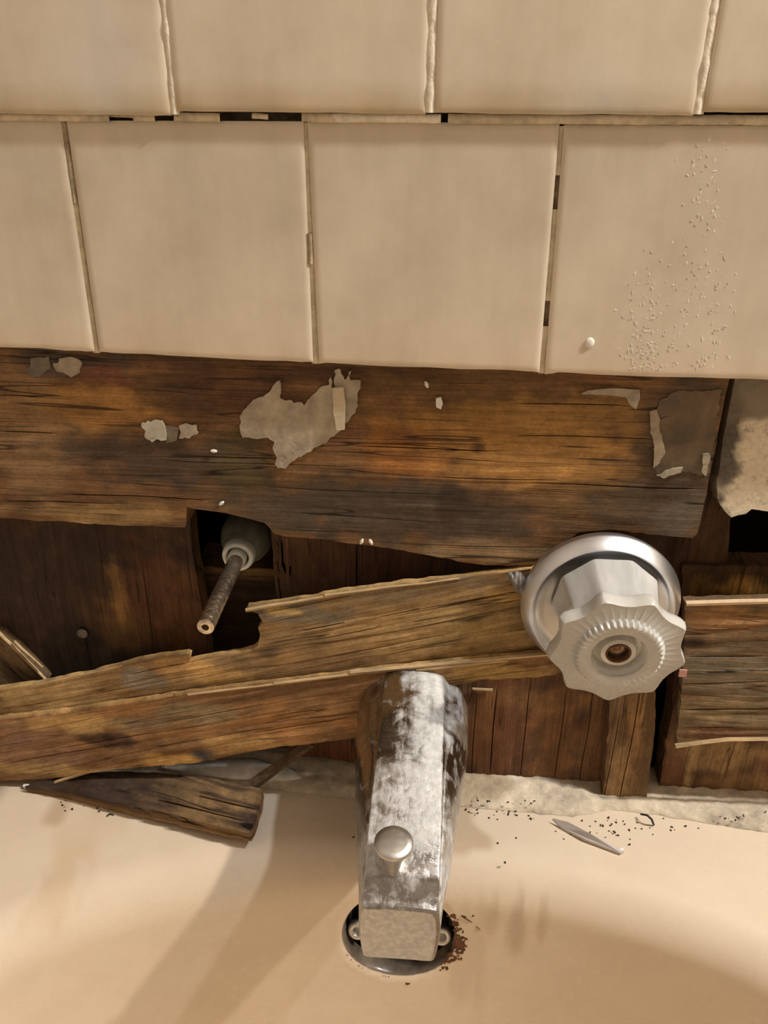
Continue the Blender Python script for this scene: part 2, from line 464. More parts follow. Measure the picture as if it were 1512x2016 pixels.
# ragged bedding between the two courses
for x0, x1, yy, m, ww in ((-200, 215, 229, m_joint, .0034), (215, 262, 227, m_grout_dirty, .0014), (262, 305, 230, m_joint, .0032), (342, 433, 230, m_joint, .0034), (496, 528, 228, m_joint, .0022),
                  (594, 660, 231, m_joint, .0036), (655, 868, 232, m_grout, .0034), (882, 1240, 234, m_joint, .0038), (1240, 1700, 236, m_joint, .0038)):
    grout([(x0, yy), ((x0+x1)/2, yy+.5), (x1, yy+2)], -.0012, ww, m, rough=.0002, bulge=.0003)
# hard-water spatter on the right hand tile
bm = bmesh.new()
random.seed(3)
for i in range(330):
    r = random.random()
    if r < .45: px, py = random.gauss(1270, 26), 740-abs(random.gauss(0, 85))
    elif r < .85: px, py = random.gauss(1385, 32), random.uniform(270, 735)
    else: px, py = random.uniform(1230, 1450), random.uniform(520, 735)
    if py > 728: continue
    p = at(px, py, -.0001); L = random.uniform(.0004, .0014) * (1.6 if random.random() < .1 else 1); W_ = random.uniform(.0002, .0005)
    ang = random.gauss(PI/2, .7)
    k = 6
    vs0 = [bm.verts.new(p+Vector((math.cos(2*PI*j/k)*W_*math.sin(ang)+math.sin(2*PI*j/k)*L*math.cos(ang), 0.00012, math.sin(2*PI*j/k)*L*math.sin(ang)+math.cos(2*PI*j/k)*W_*math.cos(ang)))) for j in range(k)]
    tip = bm.verts.new(p+Vector((0, -.00012, 0)))
    for j in range(k): bm.faces.new((vs0[j], vs0[(j+1) % k], tip))
bmesh.ops.recalc_face_normals(bm, faces=bm.faces[:])
o = obj('mineral_spatter', bm, m_chip, tiles[3]); o['kind'] = 'stuff'; o['label'] = 'white hard-water spatter'
bm = bmesh.new(); bmesh.ops.create_icosphere(bm, subdivisions=2, radius=.0022, matrix=Matrix.Translation(at(1161, 675, -.0002)) @ Matrix.Diagonal((1, .35, 1.15, 1)))
obj('caulk_dab', bm, m_chip, tiles[3])

# ------------------------------------------------------------------ the broken timber in the wall
DK, GR, AM, BR, RD, TAN, BLK = lin(52, 38, 26), lin(74, 62, 48), lin(138, 96, 48), lin(108, 74, 42), lin(92, 52, 30), lin(140, 112, 76), lin(30, 22, 16)
wm_h = wood('wood_level', 0., 1., .65, .72, 1.8)
# wide plank under the tiles
top_bl = blobs([(160, 800, 230, 60, AM, .75), (60, 850, 90, 170, lin(112, 84, 54), .7), (330, 905, 230, 62, lin(58, 45, 34), .85), (150, 720, 150, 36, lin(60, 50, 42), .8), (360, 760, 110, 70, lin(58, 40, 26), .7),
                (200, 740, 60, 25, lin(96, 52, 32), .6), (200, 1010, 200, 24, lin(122, 92, 54), .8), (470, 780, 120, 60, lin(72, 44, 26), .6), (620, 930, 240, 60, lin(100, 72, 42), .5), (700, 740, 240, 30, lin(62, 40, 24), .8),
                (900, 800, 260, 90, lin(92, 64, 34), .7), (1020, 900, 280, 80, AM, .95), (960, 830, 180, 50, lin(124, 86, 40), .7), (790, 900, 90, 60, lin(120, 72, 30), .7), (1130, 830, 160, 60, lin(124, 88, 44), .8),
                (800, 1010, 330, 75, lin(62, 50, 38), .9), (560, 1010, 150, 50, lin(66, 54, 40), .8), (470, 920, 60, 80, lin(62, 52, 30), .7), (1180, 990, 160, 50, lin(92, 66, 36), .7), (1330, 900, 90, 200, lin(66, 52, 38), .85), (960, 1085, 160, 22, lin(124, 98, 66), .7), (1250, 1000, 120, 40, lin(70, 54, 38), .8),
                (1340, 1020, 70, 50, lin(78, 66, 52), .8), (900, 985, 40, 40, lin(50, 38, 26), .8), (940, 880, 20, 14, lin(60, 36, 20), .8), (990, 980, 60, 20, lin(60, 44, 26), .7)], .009)
def c_top(u, v, X):
    b = mix(BR, DK, .30+.45*fbm(u*9+2, v*60, 2.)); return stain_or_lit(b, top_bl, X, .55, 1.)
g_top = pixline(400, 870, 1300, 900, .009)
top = wboard('wide_plank', [(-330, 590), (1480, 640), (1452, 700), (1437, 745), (1424, 800), (1405, 900), (1385, 1000), (1371, 1052), (1364, 1058), (1330, 1055), (1250, 1047), (1200, 1042), (1140, 1048),
     (1100, 1075), (1050, 1113), (1000, 1113), (940, 1109), (900, 1104), (840, 1091), (780, 1082), (700, 1071), (640, 1062), (560, 1057), (540, 1052), (521, 1031), (480, 1019), (430, 1007), (400, 1003), (368, 998),
     (364, 1038), (250, 1037), (150, 1029), (0, 1019), (-330, 1006)], .009, .018, wm_h, g_top, c_top, seed=1., relief=.0004, jag=.0007, edge=lambda u, v, X: lin(120, 92, 58),
     cracks=[((130, 972), (420, 985), .0004, .004), ((690, 872), (1000, 895), .0004, .004), ((860, 935), (1100, 952), .00035, .004), ((1010, 793), (1240, 800), .0003, .003), ((1010, 860), (1290, 862), .0003, .004),
             ((0, 850), (110, 852), .0004, .004), ((360, 895), (560, 905), .0003, .003), ((1040, 950), (1380, 965), .0004, .004), ((300, 900), (700, 925), .00025, .003), ((0, 778), (90, 781), .0003, .003), ((540, 960), (900, 975), .00025, .003), ((0, 985), (240, 992), .0003, .003)])
tag(top, 'wide stained plank across the wall just under the tiles, patched with old adhesive', 'plank')
def patch(poly, Y, t, mat, name='adhesive_patch', parent=top, jag=.0013, relief=.0003):
    return wboard(name, poly, Y, t, mat, .3, lambda u, v, X: (.5, .5, .5), du=.003, dv=.0025, relief=relief, jag=jag, parent=parent, seed=poly[0][0]*.1, seg=.0011, jf=260.)
PY = .0078
patch([(473, 842), (476, 812), (500, 790), (525, 776), (540, 757), (553, 747), (555, 762), (552, 785), (575, 788), (598, 798), (615, 775), (632, 762), (645, 756), (650, 740), (656, 765), (657, 728), (666, 724), (675, 738), (676, 755), (688, 728), (690, 745), (710, 748), (703, 775), (704, 800), (690, 822),
       (672, 845), (640, 872), (610, 888), (580, 902), (562, 922), (546, 922), (541, 905), (538, 870), (528, 862), (500, 862), (476, 862)], PY, .0016, m_mastic)
patch([(655, 765), (676, 763), (680, 800), (678, 846), (662, 847), (656, 810)], .0052, .002, plain('cream_strip', (.62, .53, .38), .7, var=.15), 'cream_strip', jag=.0002)
patch([(280, 836), (290, 832), (318, 830), (327, 848), (326, 866), (300, 872), (288, 862)], PY-.0006, .0018, plain('pale_adhesive', (.50, .47, .38), .7, var=.2))
patch([(327, 838), (352, 842), (348, 868), (328, 874)], PY+.0003, .001, m_film, jag=.0004)
patch([(352, 840), (365, 834), (386, 837), (389, 852), (372, 862), (356, 864)], PY-.0003, .0015, m_mastic)
patch([(104, 716), (120, 704), (142, 703), (160, 712), (156, 732), (140, 742), (128, 735), (112, 730)], PY, .0013, m_mastic)
patch([(60, 706), (96, 702), (100, 728), (70, 742), (52, 730)], PY+.0005, .0008, m_film)
patch([(1143, 776), (1160, 768), (1205, 764), (1258, 766), (1260, 785), (1252, 806), (1240, 795), (1232, 782), (1205, 778), (1170, 777)], PY, .0012, m_mastic, jag=.0003)
patch([(858, 785), (868, 782), (872, 795), (868, 806), (859, 802)], PY-.0006, .0018, m_chip, 'adhesive_patch', jag=.0002)
film = plain('clear_glue_film', (.135, .092, .052), .4, var=.6, scale=70, bump=.5)
patch([(1285, 815), (1300, 790), (1330, 768), (1420, 766), (1408, 850), (1396, 930), (1378, 935), (1340, 925), (1300, 936), (1285, 920), (1292, 870), (1284, 850)], PY+.0007, .0009, film, 'glue_film')
patch([(1280, 812), (1296, 808), (1300, 850), (1310, 890), (1300, 912), (1286, 922), (1290, 880), (1282, 855)], PY-.0002, .0012, plain('glue_edge', (.36, .29, .20), .6, var=.3), 'adhesive_patch', jag=.0008)
patch([(1293, 935), (1318, 925), (1345, 920), (1340, 930), (1310, 940)], PY-.0003, .0012, m_mastic)
patch([(1384, 895), (1398, 893), (1396, 918), (1390, 938), (1382, 930)], PY-.0003, .0012, m_mastic)
for px, py in ((421, 888), (436, 991), (712, 1066), (730, 1067), (840, 757)):
    bm = bmesh.new(); bmesh.ops.create_icosphere(bm, subdivisions=1, radius=.0018, matrix=Matrix.Translation(at(px, py, .0082)) @ Matrix.Rotation(px, 4, 'Y') @ Matrix.Diagonal((1.2, .5, .6, 1)))
    obj('paint_chip', bm, m_chip, top, smooth=False)

# panels with upright grain, set back
wm_v = wood('wood_upright', PI/2, .8, .75)
lp_bl = blobs([(240, 1110, 260, 80, lin(46, 33, 24), .9), (60, 1180, 90, 160, lin(50, 36, 28), .9), (300, 1190, 90, 120, lin(82, 50, 28), .7), (250, 1240, 60, 60, lin(92, 64, 34), .6), (380, 1250, 40, 160, lin(86, 54, 28), .6), (150, 1250, 60, 24, lin(34, 26, 20), .8), (200, 1320, 260, 60, lin(38, 28, 20), .8), (232, 1170, 16, 70, lin(118, 84, 44), .7), (30, 1300, 60, 60, lin(58, 44, 32), .7)], .030)
g_up = PI/2
left_panel = wboard('left_backing_board', [(-330, 975), (372, 990), (379, 1090), (394, 1180), (409, 1300), (404, 1345), (412, 1420), (405, 1480), (-330, 1490)], .030, .014, wm_v, g_up,
     lambda u, v, X: stain_or_lit(mix(lin(70, 46, 28), lin(48, 34, 24), .5+.5*fbm(v*60, u*6, 4.)), lp_bl, X, .5, 4.), seed=4., relief=.0003, edge=lambda u, v, X: lin(110, 82, 48), du=.006, dv=.0025,
     cracks=[((168, 1250), (185, 1340), .0003, .003), ((285, 1100), (300, 1300), .0003, .002)])
tag(left_panel, 'dark brown upright-grained board behind the leaning plank at the left, nail in its face', 'board')
bm = bmesh.new(); p = at(162, 1247, .0285)
lathe(bm, p, Vector((0, -1, 0)), [(-.006, .0016), (0, .0016), (0, .0036), (.0008, .0034), (.0013, .0024), (.0014, 0)], 16); obj('nail', bm, m_steel, left_panel)
mp_bl = blobs([(800, 1100, 300, 60, lin(64, 40, 26), .8), (1000, 1420, 90, 170, lin(92, 58, 36), .8), (1090, 1450, 50, 160, lin(112, 74, 40), .6), (950, 1440, 30, 100, lin(104, 66, 36), .6), (1170, 1480, 50, 130, lin(98, 66, 38), .7), (1040, 1380, 120, 30, lin(120, 84, 48), .5), (1140, 1420, 20, 20, lin(70, 40, 24), .6), (660, 1490, 120, 30, lin(84, 46, 26), .8)], .030)
mid_panel = wboard('reddish_backing_board', [(532, 1030), (552, 1056), (563, 1080), (568, 1110), (572, 1200), (574, 1300), (572, 1420), (566, 1488), (640, 1492), (700, 1503), (800, 1520), (920, 1534), (1000, 1546), (1090, 1562), (1150, 1578), (1205, 1592), (1222, 1500), (1240, 1300), (1262, 1240), (1308, 1180), (1312, 1030)], .030, .014, wm_v, g_up,
     lambda u, v, X: stain_or_lit(mix(lin(84, 58, 36), lin(62, 44, 29), .5+.6*fbm(v*70, u*5, 6.)), mp_bl, X, .5, 5.), seed=5., relief=.0005, jag=.0009, edge=lambda u, v, X: lin(104, 78, 46), du=.006, dv=.0022,
     cracks=[((968, 1350), (974, 1530), .0004, .004), ((930, 1360), (936, 1530), .0003, .003), ((1030, 1340), (1036, 1550), .0003, .003), ((1100, 1350), (1106, 1550), .0003, .003), ((1150, 1340), (1158, 1560), .0003, .003), ((700, 1080), (705, 1170), .0003, .003)])
tag(mid_panel, 'reddish upright-grained board behind the faucet spout and the clear handle', 'board')
def stick(name, a, b, r, mat, parent=None, r2=None, seg=5, rough=.0004):
    bm = bmesh.new(); rod(bm, a, b, r, seg, r2, .4, rough); bmesh.ops.recalc_face_normals(bm, faces=bm.faces[:]); return obj(name, bm, mat, parent, smooth=False)
stick('splinter', at(930, 1356, .0285), at(970, 1358, .0285), .0009, m_fresh, mid_panel)
low_lit = blobs([(480, 1130, 110, 14, lin(110, 80, 44), .8)], .052)  # paler strip: light on the block's top edge, painted into its colour
low_block = wboard('sunken_block', [(385, 1112), (450, 1120), (520, 1118), (600, 1127), (600, 1195), (560, 1420), (400, 1420)], .055, .03, wm_h, .0, lambda u, v, X: stain_or_lit(lin(52, 36, 22), low_lit, X), relief=.0006, seed=6., edge=lambda u, v, X: lin(120, 88, 50), du=.006, dv=.003)
tag(low_block, 'short dark block set deep below the bare valve stem', 'block')
batten_bl = blobs([(1240, 1480, 20, 160, lin(128, 92, 54), .7), (1215, 1560, 30, 90, lin(118, 88, 52), .7)], .020)
batten = wboard('upright_batten', [(1212, 1200), (1296, 1200), (1291, 1400), (1284, 1480), (1272, 1580), (1266, 1628), (1258, 1604), (1252, 1632), (1240, 1618), (1232, 1614), (1184, 1603), (1192, 1500), (1200, 1390)], .0195, .010, wm_v, g_up,
     lambda u, v, X: stain_or_lit(mix(lin(106, 76, 44), lin(72, 50, 30), .5+.6*fbm(v*90, u*5, 8.)), batten_bl, X), seed=7., relief=.0005, jag=.0007, cracks=[((1240, 1330), (1236, 1620), .0004, .004), ((1206, 1400), (1198, 1600), .0003, .003)])
tag(batten, 'narrow upright batten with splintered foot below the clear handle', 'batten')

# right hand side
stud_bl = blobs([(1400, 1060, 50, 80, lin(70, 46, 26), .8)], .034)
stud = wboard('wall_stud', [(1345, 640), (1490, 640), (1462, 850), (1440, 1010), (1430, 1128), (1424, 1250), (1275, 1250), (1262, 1120), (1280, 1030)], .0345, .04, wm_v, g_up - .02, lambda u, v, X: stain_or_lit(lin(58, 38, 22), stud_bl, X), seed=8., relief=.0004, du=.007, dv=.003)
tag(stud, 'dark upright stud between the wide plank and the torn white wallboard', 'stud')
db = blobs([(1432, 900, 26, 130, lin(58, 53, 50), .92), (1480, 780, 80, 70, lin(112, 100, 84), .85), (1440, 800, 26, 80, lin(110, 96, 80), .6), (1450, 860, 30, 30, lin(58, 52, 48), .6), (1420, 985, 8, 12, lin(60, 52, 44), .9)], .012)
def wallboard_mat():
    n = NT('torn_wallboard'); a = n.attr(); v = n.obj(); f = n.noise(v, 130, 6, .7); g = n.noise(v, 420, 3, .6)
    c = n.mix(n.mapr(f, .53, .68, 0., .7), a.outputs['Color'], (.16, .14, .12))
    c = n.mix(n.mapr(g, .35, .65, 0., .25), c, (.30, .26, .2)); n.l(c, n.b.inputs['Base Color'])
    n.set(Roughness=.9); n.bump(n.math('ADD', f, g), .35, .0008); return n.m
dry = wboard('torn_wallboard', [(1462, 660), (1740, 660), (1740, 1004), (1540, 1010), (1512, 1008), (1480, 1003), (1468, 1013), (1440, 1019), (1428, 1008), (1413, 980), (1411, 945), (1420, 890), (1436, 800), (1447, 745)], .013, .013, wallboard_mat(), .4,
     lambda u, v, X: stain_or_lit(lin(236, 222, 196), db, X, .6, 9.), relief=.0005, jag=.0012, seed=9., du=.003, dv=.003, edge=lambda u, v, X: lin(150, 130, 100))
tag(dry, 'torn remnant of white wallboard with black mould at the right edge', 'wallboard')
blk_bl = blobs([(1455, 1150, 40, 26, lin(150, 104, 46), .9), (1490, 1160, 30, 20, lin(180, 136, 72), .8), (1380, 1150, 30, 30, lin(110, 76, 34), .7)], .034)
blk = wboard('end_grain_block', [(1343, 1113), (1740, 1117), (1740, 1260), (1343, 1260)], .031, .016, wm_v, g_up, lambda u, v, X: stain_or_lit(lin(62, 42, 24), blk_bl, X), seed=10., relief=.001, jag=.0008, edge=lambda u, v, X: lin(90, 66, 38), dv=.0025)
tag(blk, 'dark blocking behind the weathered board and below the black opening', 'block')
wb_bl = blobs([(1370, 1268, 40, 12, lin(44, 28, 18), .95), (1430, 1220, 120, 26, lin(116, 82, 50), .7), (1430, 1320, 150, 50, lin(92, 80, 62), .8), (1400, 1400, 90, 26, lin(112, 94, 66), .7), (1480, 1400, 60, 40, lin(96, 80, 58), .6), (1420, 1450, 100, 20, lin(88, 58, 40), .7)], .012)
wm_w = wood('wood_weathered', 0., 1.3, .85, 1.05, 1.9, (1., 1.06, 1.15))
wboard_r = wboard('weathered_board', [(1349, 1186), (1400, 1184), (1740, 1176), (1740, 1452), (1512, 1453), (1400, 1458), (1345, 1468), (1332, 1470), (1338, 1400), (1345, 1300)], .012, .006, wm_w, pixline(1350, 1300, 1512, 1298, .012),
     lambda u, v, X: stain_or_lit(mix(lin(98, 76, 52), lin(74, 58, 40), .5+.6*fbm(v*150, u*8, 3.)), wb_bl, X), seed=11., relief=.0011, jag=.0009,
     cracks=[((1345, 1395), (1530, 1398), .0006, .005), ((1350, 1340), (1530, 1345), .0004, .004), ((1345, 1430), (1450, 1433), .0004, .004), ((1350, 1240), (1480, 1236), .0003, .003), ((1350, 1295), (1512, 1290), .0004, .003), ((1380, 1320), (1512, 1318), .0003, .003)])
tag(wboard_r, 'grey weathered board with deep cracks at the right edge beside the clear handle', 'board')
stick('splinter', at(1350, 1188, .011), at(1740, 1177, .011), .0016, plain('pale_edge', (.68, .50, .32), .8, var=.15), wboard_r, seg=4)
rp_bl = blobs([(1420, 1500, 120, 40, lin(132, 100, 60), .7), (1370, 1510, 12, 60, lin(150, 118, 72), .7), (1480, 1560, 90, 24, lin(120, 88, 50), .6), (1330, 1530, 30, 60, lin(84, 52, 30), .7)], .022)
rpan = wboard('lower_right_board', [(1340, 1215), (1740, 1300), (1740, 1578), (1540, 1582), (1480, 1583), (1430, 1592), (1390, 1588), (1350, 1594), (1320, 1583), (1294, 1578), (1306, 1500), (1322, 1400)], .0290, .016, wm_v, g_up, lambda u, v, X: stain_or_lit(mix(lin(88, 56, 32), lin(58, 38, 24), .5+.6*fbm(v*70, u*8, 2.)), rp_bl, X), seed=12., relief=.0007, jag=.0011, edge=lambda u, v, X: lin(104, 76, 46))
tag(rpan, 'reddish rough board under the grey weathered one, ragged foot on the tub', 'board')
bm = bmesh.new(); pts = [at(1330, 1469, .009), at(1380, 1462, .0085), at(1430, 1456, .009), at(1740, 1452, .0095)]
for a, b, r, r2 in zip(pts, pts[1:], (.0016, .0014, .0013), (.0014, .0013, .0012)): rod(bm, a, b, r, 5, r2)
bmesh.ops.recalc_face_normals(bm, faces=bm.faces[:])
tag(obj('wood_splinter', bm, m_fresh, smooth=False), 'long thin splinter lying across the foot of the weathered board', 'splinter')
bm = bmesh.new(); box(bm, -.0022, .0022, -.0006, .0006, -.0024, .0024); bmesh.ops.transform(bm, matrix=Matrix.Translation(at(1344, 1325, .0105)), verts=bm.verts[:])
tag(obj('tape_scrap', bm, plain('pink_tape', (.55, .28, .22), .7), smooth=False), 'tiny pink scrap beside the edge of the clear handle', 'scrap')

# the split plank leaning across
g_ln = pixline(0, 1410, 1000, 1225, .005)
wm_l = wood('wood_leaning', g_ln, .9, .8, .85, 2.5, (.97, 1.10, 1.27))
LN, LO = Vector((0, .0062, 0)), Vector((0, .0002, 0))
lu_bl = blobs([(100, 1370, 120, 40, lin(134, 106, 68), .7), (270, 1345, 50, 26, lin(96, 84, 68), .8), (340, 1310, 60, 18, lin(128, 92, 54), .6), (430, 1330, 80, 30, lin(140, 106, 62), .7), (600, 1210, 120, 26, lin(86, 74, 58), .9), (640, 1270, 120, 40, lin(104, 80, 52), .6), (530, 1280, 24, 20, lin(70, 54, 38), .8), (560, 1205, 40, 9, lin(150, 118, 70), .8),
               (800, 1250, 160, 50, lin(128, 98, 60), .7), (950, 1240, 110, 50, lin(122, 96, 58), .7), (920, 1150, 90, 16, lin(86, 70, 52), .7), (760, 1170, 90, 20, lin(90, 76, 56), .6), (990, 1180, 50, 20, lin(136, 104, 58), .6), (480, 1310, 60, 20, lin(84, 66, 46), .7)], .005)
def c_up(u, v, X): return stain_or_lit(mix(lin(116, 88, 54), lin(84, 62, 38), .5+.6*fbm(v*110, u*7, 5.)), lu_bl, X, .5, 6.)
e_ln = lambda u, v, X: lin(128, 98, 58)
plank_up = board('split_plank', [(-300, 1410), (0, 1358), (80, 1347), (160, 1331), (240, 1310), (300, 1297), (368, 1287), (374, 1290), (372, 1303), (420, 1293), (470, 1287), (497, 1279), (508, 1270), (512, 1250), (508, 1236), (518, 1224), (508, 1208), (490, 1204), (487, 1196), (560, 1186), (660, 1169), (780, 1152), (900, 1139), (1000, 1127), (1090, 1117), (1090, 1283), (1000, 1292), (920, 1301), (830, 1310), (700, 1323), (560, 1341), (380, 1361), (160, 1392), (0, 1411), (-300, 1446)],
     LN, WN, WX, .005, wm_l, g_ln, c_up, seed=13., relief=.0008, jag=.0009, edge=e_ln, du=.005, dv=.0018,
     cracks=[((590, 1240), (680, 1227), .0005, .005), ((620, 1255), (750, 1238), .0005, .005), ((860, 1192), (1010, 1172), .0006, .006), ((745, 1212), (830, 1200), .0004, .004), ((640, 1285), (900, 1255), .0003, .003), ((520, 1200), (700, 1176), .0003, .003), ((170, 1365), (420, 1325), .0003, .004), ((0, 1395), (200, 1368), .0003, .003), ((250, 1330), (370, 1305), .0004, .005), ((420, 1345), (560, 1325), .0003, .003), ((820, 1230), (1000, 1205), .0003, .004), ((560, 1300), (800, 1275), .0003, .003)])
tag(plank_up, 'upper half of the split brown plank leaning behind the spout, notched beside the bare stem', 'plank')
for a, b, r in (((484, 1201), (670, 1169), .0013), ((640, 1172), (905, 1139), .0009), ((80, 1347), (240, 1311), .0006)):
    stick('splinter', at(*a, .0055), at(*b, .0058), r, m_fresh, plank_up, r*.6, 4)
ll_bl = blobs([(60, 1470, 130, 60, lin(100, 72, 52), .7), (210, 1450, 80, 18, lin(54, 36, 24), .95), (215, 1447, 14, 8, lin(38, 24, 14), .9), (260, 1420, 60, 18, lin(90, 76, 58), .7), (390, 1400, 90, 30, lin(96, 80, 56), .7), (150, 1415, 100, 22, lin(136, 104, 62), .8), (400, 1484, 24, 18, lin(50, 46, 42), .95), (340, 1490, 60, 14, lin(146, 108, 58), .8), (600, 1420, 120, 40, lin(112, 76, 42), .7), (660, 1440, 60, 22, lin(84, 62, 40), .7), (100, 1510, 120, 14, lin(136, 106, 64), .7), (970, 1320, 120, 24, lin(128, 98, 54), .8), (480, 1460, 90, 22, lin(132, 100, 58), .6)], .003)
def c_lo(u, v, X): return stain_or_lit(mix(lin(112, 78, 46), lin(80, 56, 34), .5+.6*fbm(v*110, u*7, 15.)), ll_bl, X, .5, 7.)
plank_lo = board('split_plank', [(-300, 1453), (0, 1417), (160, 1398), (280, 1380), (380, 1366), (560, 1343), (700, 1325), (830, 1312), (920, 1303), (1000, 1296), (1110, 1284), (1110, 1328), (1000, 1336), (920, 1346), (860, 1360), (800, 1400), (760, 1440), (700, 1452), (620, 1463), (540, 1473), (470, 1484), (420, 1497), (380, 1503), (310, 1507), (240, 1513), (195, 1518), (140, 1528), (90, 1534), (0, 1536), (-300, 1570)],
     LO, WN, WX, .005, wm_l, g_ln, c_lo, seed=14., relief=.0008, jag=.0008, edge=e_ln, du=.005, dv=.0018,
     cracks=[((0, 1497), (250, 1470), .0004, .004), ((100, 1480), (300, 1440), .0003, .004), ((300, 1470), (560, 1430), .0003, .003), ((500, 1435), (700, 1420), .0005, .004), ((0, 1440), (240, 1412), .0003, .004), ((330, 1420), (520, 1390), .0003, .003)])
tag(plank_lo, 'lower half of the split brown plank, its left end on the tub ledge', 'plank')
for a, b, r in (((370, 1368), (560, 1344), .0009), ((540, 1346), (705, 1326), .0012), ((690, 1325), (1090, 1286), .0017), ((820, 1318), (1000, 1300), .0012)):
    stick('splinter', at(*a, .0000), at(*b, -.0002), r, m_fresh, plank_lo, r*.7, 4)
stick('splinter', at(108, 1541, .0005), at(196, 1510, .0022), .0013, m_fresh, plank_lo, .0016, 4)

# broken piece at the left edge
g_lp = pixline(0, 1250, 95, 1340, .012)
lpc = board('broken_board_end', [(-200, 1190), (0, 1250), (46, 1292), (93, 1341), (70, 1372), (-200, 1400)], Vector((0, .022, 0)), WN, WX, .010, wood('wood_broken', g_lp, .8), g_lp, lambda u, v, X: mix(lin(108, 84, 56), lin(64, 48, 32), .5+.6*fbm(v*100, u*9)), seed=15., relief=.0005)
tag(lpc, 'broken slanting board end behind the plank at the far left', 'board')
stick('splinter', at(-20, 1228, .0205), at(95, 1342, .0205), .0013, m_fresh, lpc, .001, 4)
stick('splinter', at(28, 1262, .019), at(84, 1314, .019), .0010, m_fresh, lpc, .0005, 4)

# ------------------------------------------------------------------ tub
LZ = .352
def tub_mat():
    n = NT('almond_enamel'); v = n.obj(); a = n.attr(); f = n.noise(v, 30, 4, .6); g = n.noise(v, 700, 3, .6)
    c = n.mix(n.mapr(f, .3, .7, 0., .35), a.outputs['Color'], (.66, .53, .40)); n.l(c, n.b.inputs['Base Color'])
    n.l(n.mapr(f, .35, .65, .20, .34), n.b.inputs['Roughness']); n.bump(n.math('ADD', g, n.math('MULTIPLY', f, .6)), .05, .0008)
    n.b.inputs['Specular IOR Level'].default_value = .5
    return n.m
TA, TB, TY0, TN = .30, .19, -.015, 2.05
TY1 = -1.42
def plan():
    pts = []
    half = 150
    for i in range(-half, half+1):
        s = i/half; x = TA*math.copysign(1-(1-abs(s))**1.35, s) if abs(s) < 1 else TA*s
        y = TY0-TB*(1-(max(0, 1-abs(x/TA)**TN))**(1/TN)); pts.append((x, y))
    for k in range(1, 13): pts.append((TA, TY0-TB-(TY0-TB-(TY1+TB))*k/13))
    for i in range(24, -25, -1):
        s = i/24; x = TA*math.copysign(1-(1-abs(s))**1.35, s) if abs(s) < 1 else TA*s
        y = TY1+TB*(1-(max(0, 1-abs(x/TA)**TN))**(1/TN)); pts.append((x, y))
    for k in range(1, 13): pts.append((-TA, (TY1+TB)+(TY0-TB-(TY1+TB))*k/13))
    return pts
PL = plan(); NP = len(PL)
nor = []
for i in range(NP):
    a, b = PL[i-1], PL[(i+1) % NP]; dx, dy = b[0]-a[0], b[1]-a[1]; L = math.hypot(dx, dy); nor.append((dy/L, -dx/L))
# normals should point into the basin
if nor[150][1] > 0: nor = [(-a, -b) for a, b in nor]
prof = []
R_ = .030
for k in range(13):
    th = k/12*math.radians(86); prof.append((R_*math.sin(th), -R_*(1-math.cos(th))))
u0, z0 = prof[-1]; sl = math.tan(math.radians(4))
for k in range(1, 40): prof.append((u0+sl*.0042*k, z0-.0042*k))
u1, z1 = prof[-1]
for k in range(1, 9):
    th = k/8*math.radians(80); prof.append((u1+.09*(1-math.cos(th)), z1-.09*math.sin(th)))
HC = Vector((-.0088, 0, .2960)); HR = .0362
bm = bmesh.new(); cl = bm.verts.layers.float_color.new('Tint')
AL = (.81, .685, .53)
st_bl = [(.062, .310, .006, .03, (.40, .28, .17), .55), (.048, .318, .004, .020, (.46, .34, .22), .5), (.078, .322, .004, .016, (.46, .33, .2), .45), (-.206, .352, .012, .012, (.66, .48, .28), .5), (.035, .285, .012, .05, (.56, .44, .30), .4)]
def tcol(p):
    c = AL
    j = fbm(p.x*160, p.z*30, p.y*50, 3)
    for bx, bz, rx, rz, bc, s in st_bl:
        if p.y > -.16:
            d = math.hypot((p.x-bx)/rx, (p.z-bz)/rz)+.5*j; k = s*(1-sm(.4, 1.2, d))
            if k > 0: c = mix(c, bc, k)
    return c
rings = []
def ring(f):
    r = []
    for i in range(NP):
        p = Vector(f(i)); v = bm.verts.new(p); v[cl] = (*tcol(p), 1); r.append(v)
    rings.append(r)
OX0, OX1, OY0, OY1 = -.468, .385, .048, -1.50
def outer(i, k, z):
    x, y = PL[i]; cx, cy = 0, (TY0+TY1)/2
    # push outwards to the rim rectangle
    ny, nx = -nor[i][1], -nor[i][0]
    if abs(y-TY0) < .2 and abs(x) < .26 and y > -.3: X, Y = x*1.25, OY0
    else:
        X = OX1 if x > .0 else OX0; Y = y
        dx, dy = x-cx, y-cy; s = min((X-cx)/dx if abs(dx) > 1e-6 else 99, ((OY0 if dy > 0 else OY1)-cy)/dy if abs(dy) > 1e-6 else 99)
        X, Y = cx+dx*s, cy+dy*s
    return (x+(X-x)*k, y+(Y-y)*k, z)
ring(lambda i: outer(i, 1., 0.0)); ring(lambda i: outer(i, 1., LZ-.004)); ring(lambda i: outer(i, .97, LZ))
ring(lambda i: outer(i, .5, LZ)); ring(lambda i: outer(i, .12, LZ))
for (u, z) in prof:
    ring(lambda i: (PL[i][0]+nor[i][0]*u, PL[i][1]+nor[i][1]*u, LZ+z))
for a, b in zip(rings, rings[1:]):
    for i in range(NP): bm.faces.new((a[i], a[(i+1) % NP], b[(i+1) % NP], b[i]))
bm.faces.new(rings[-1])
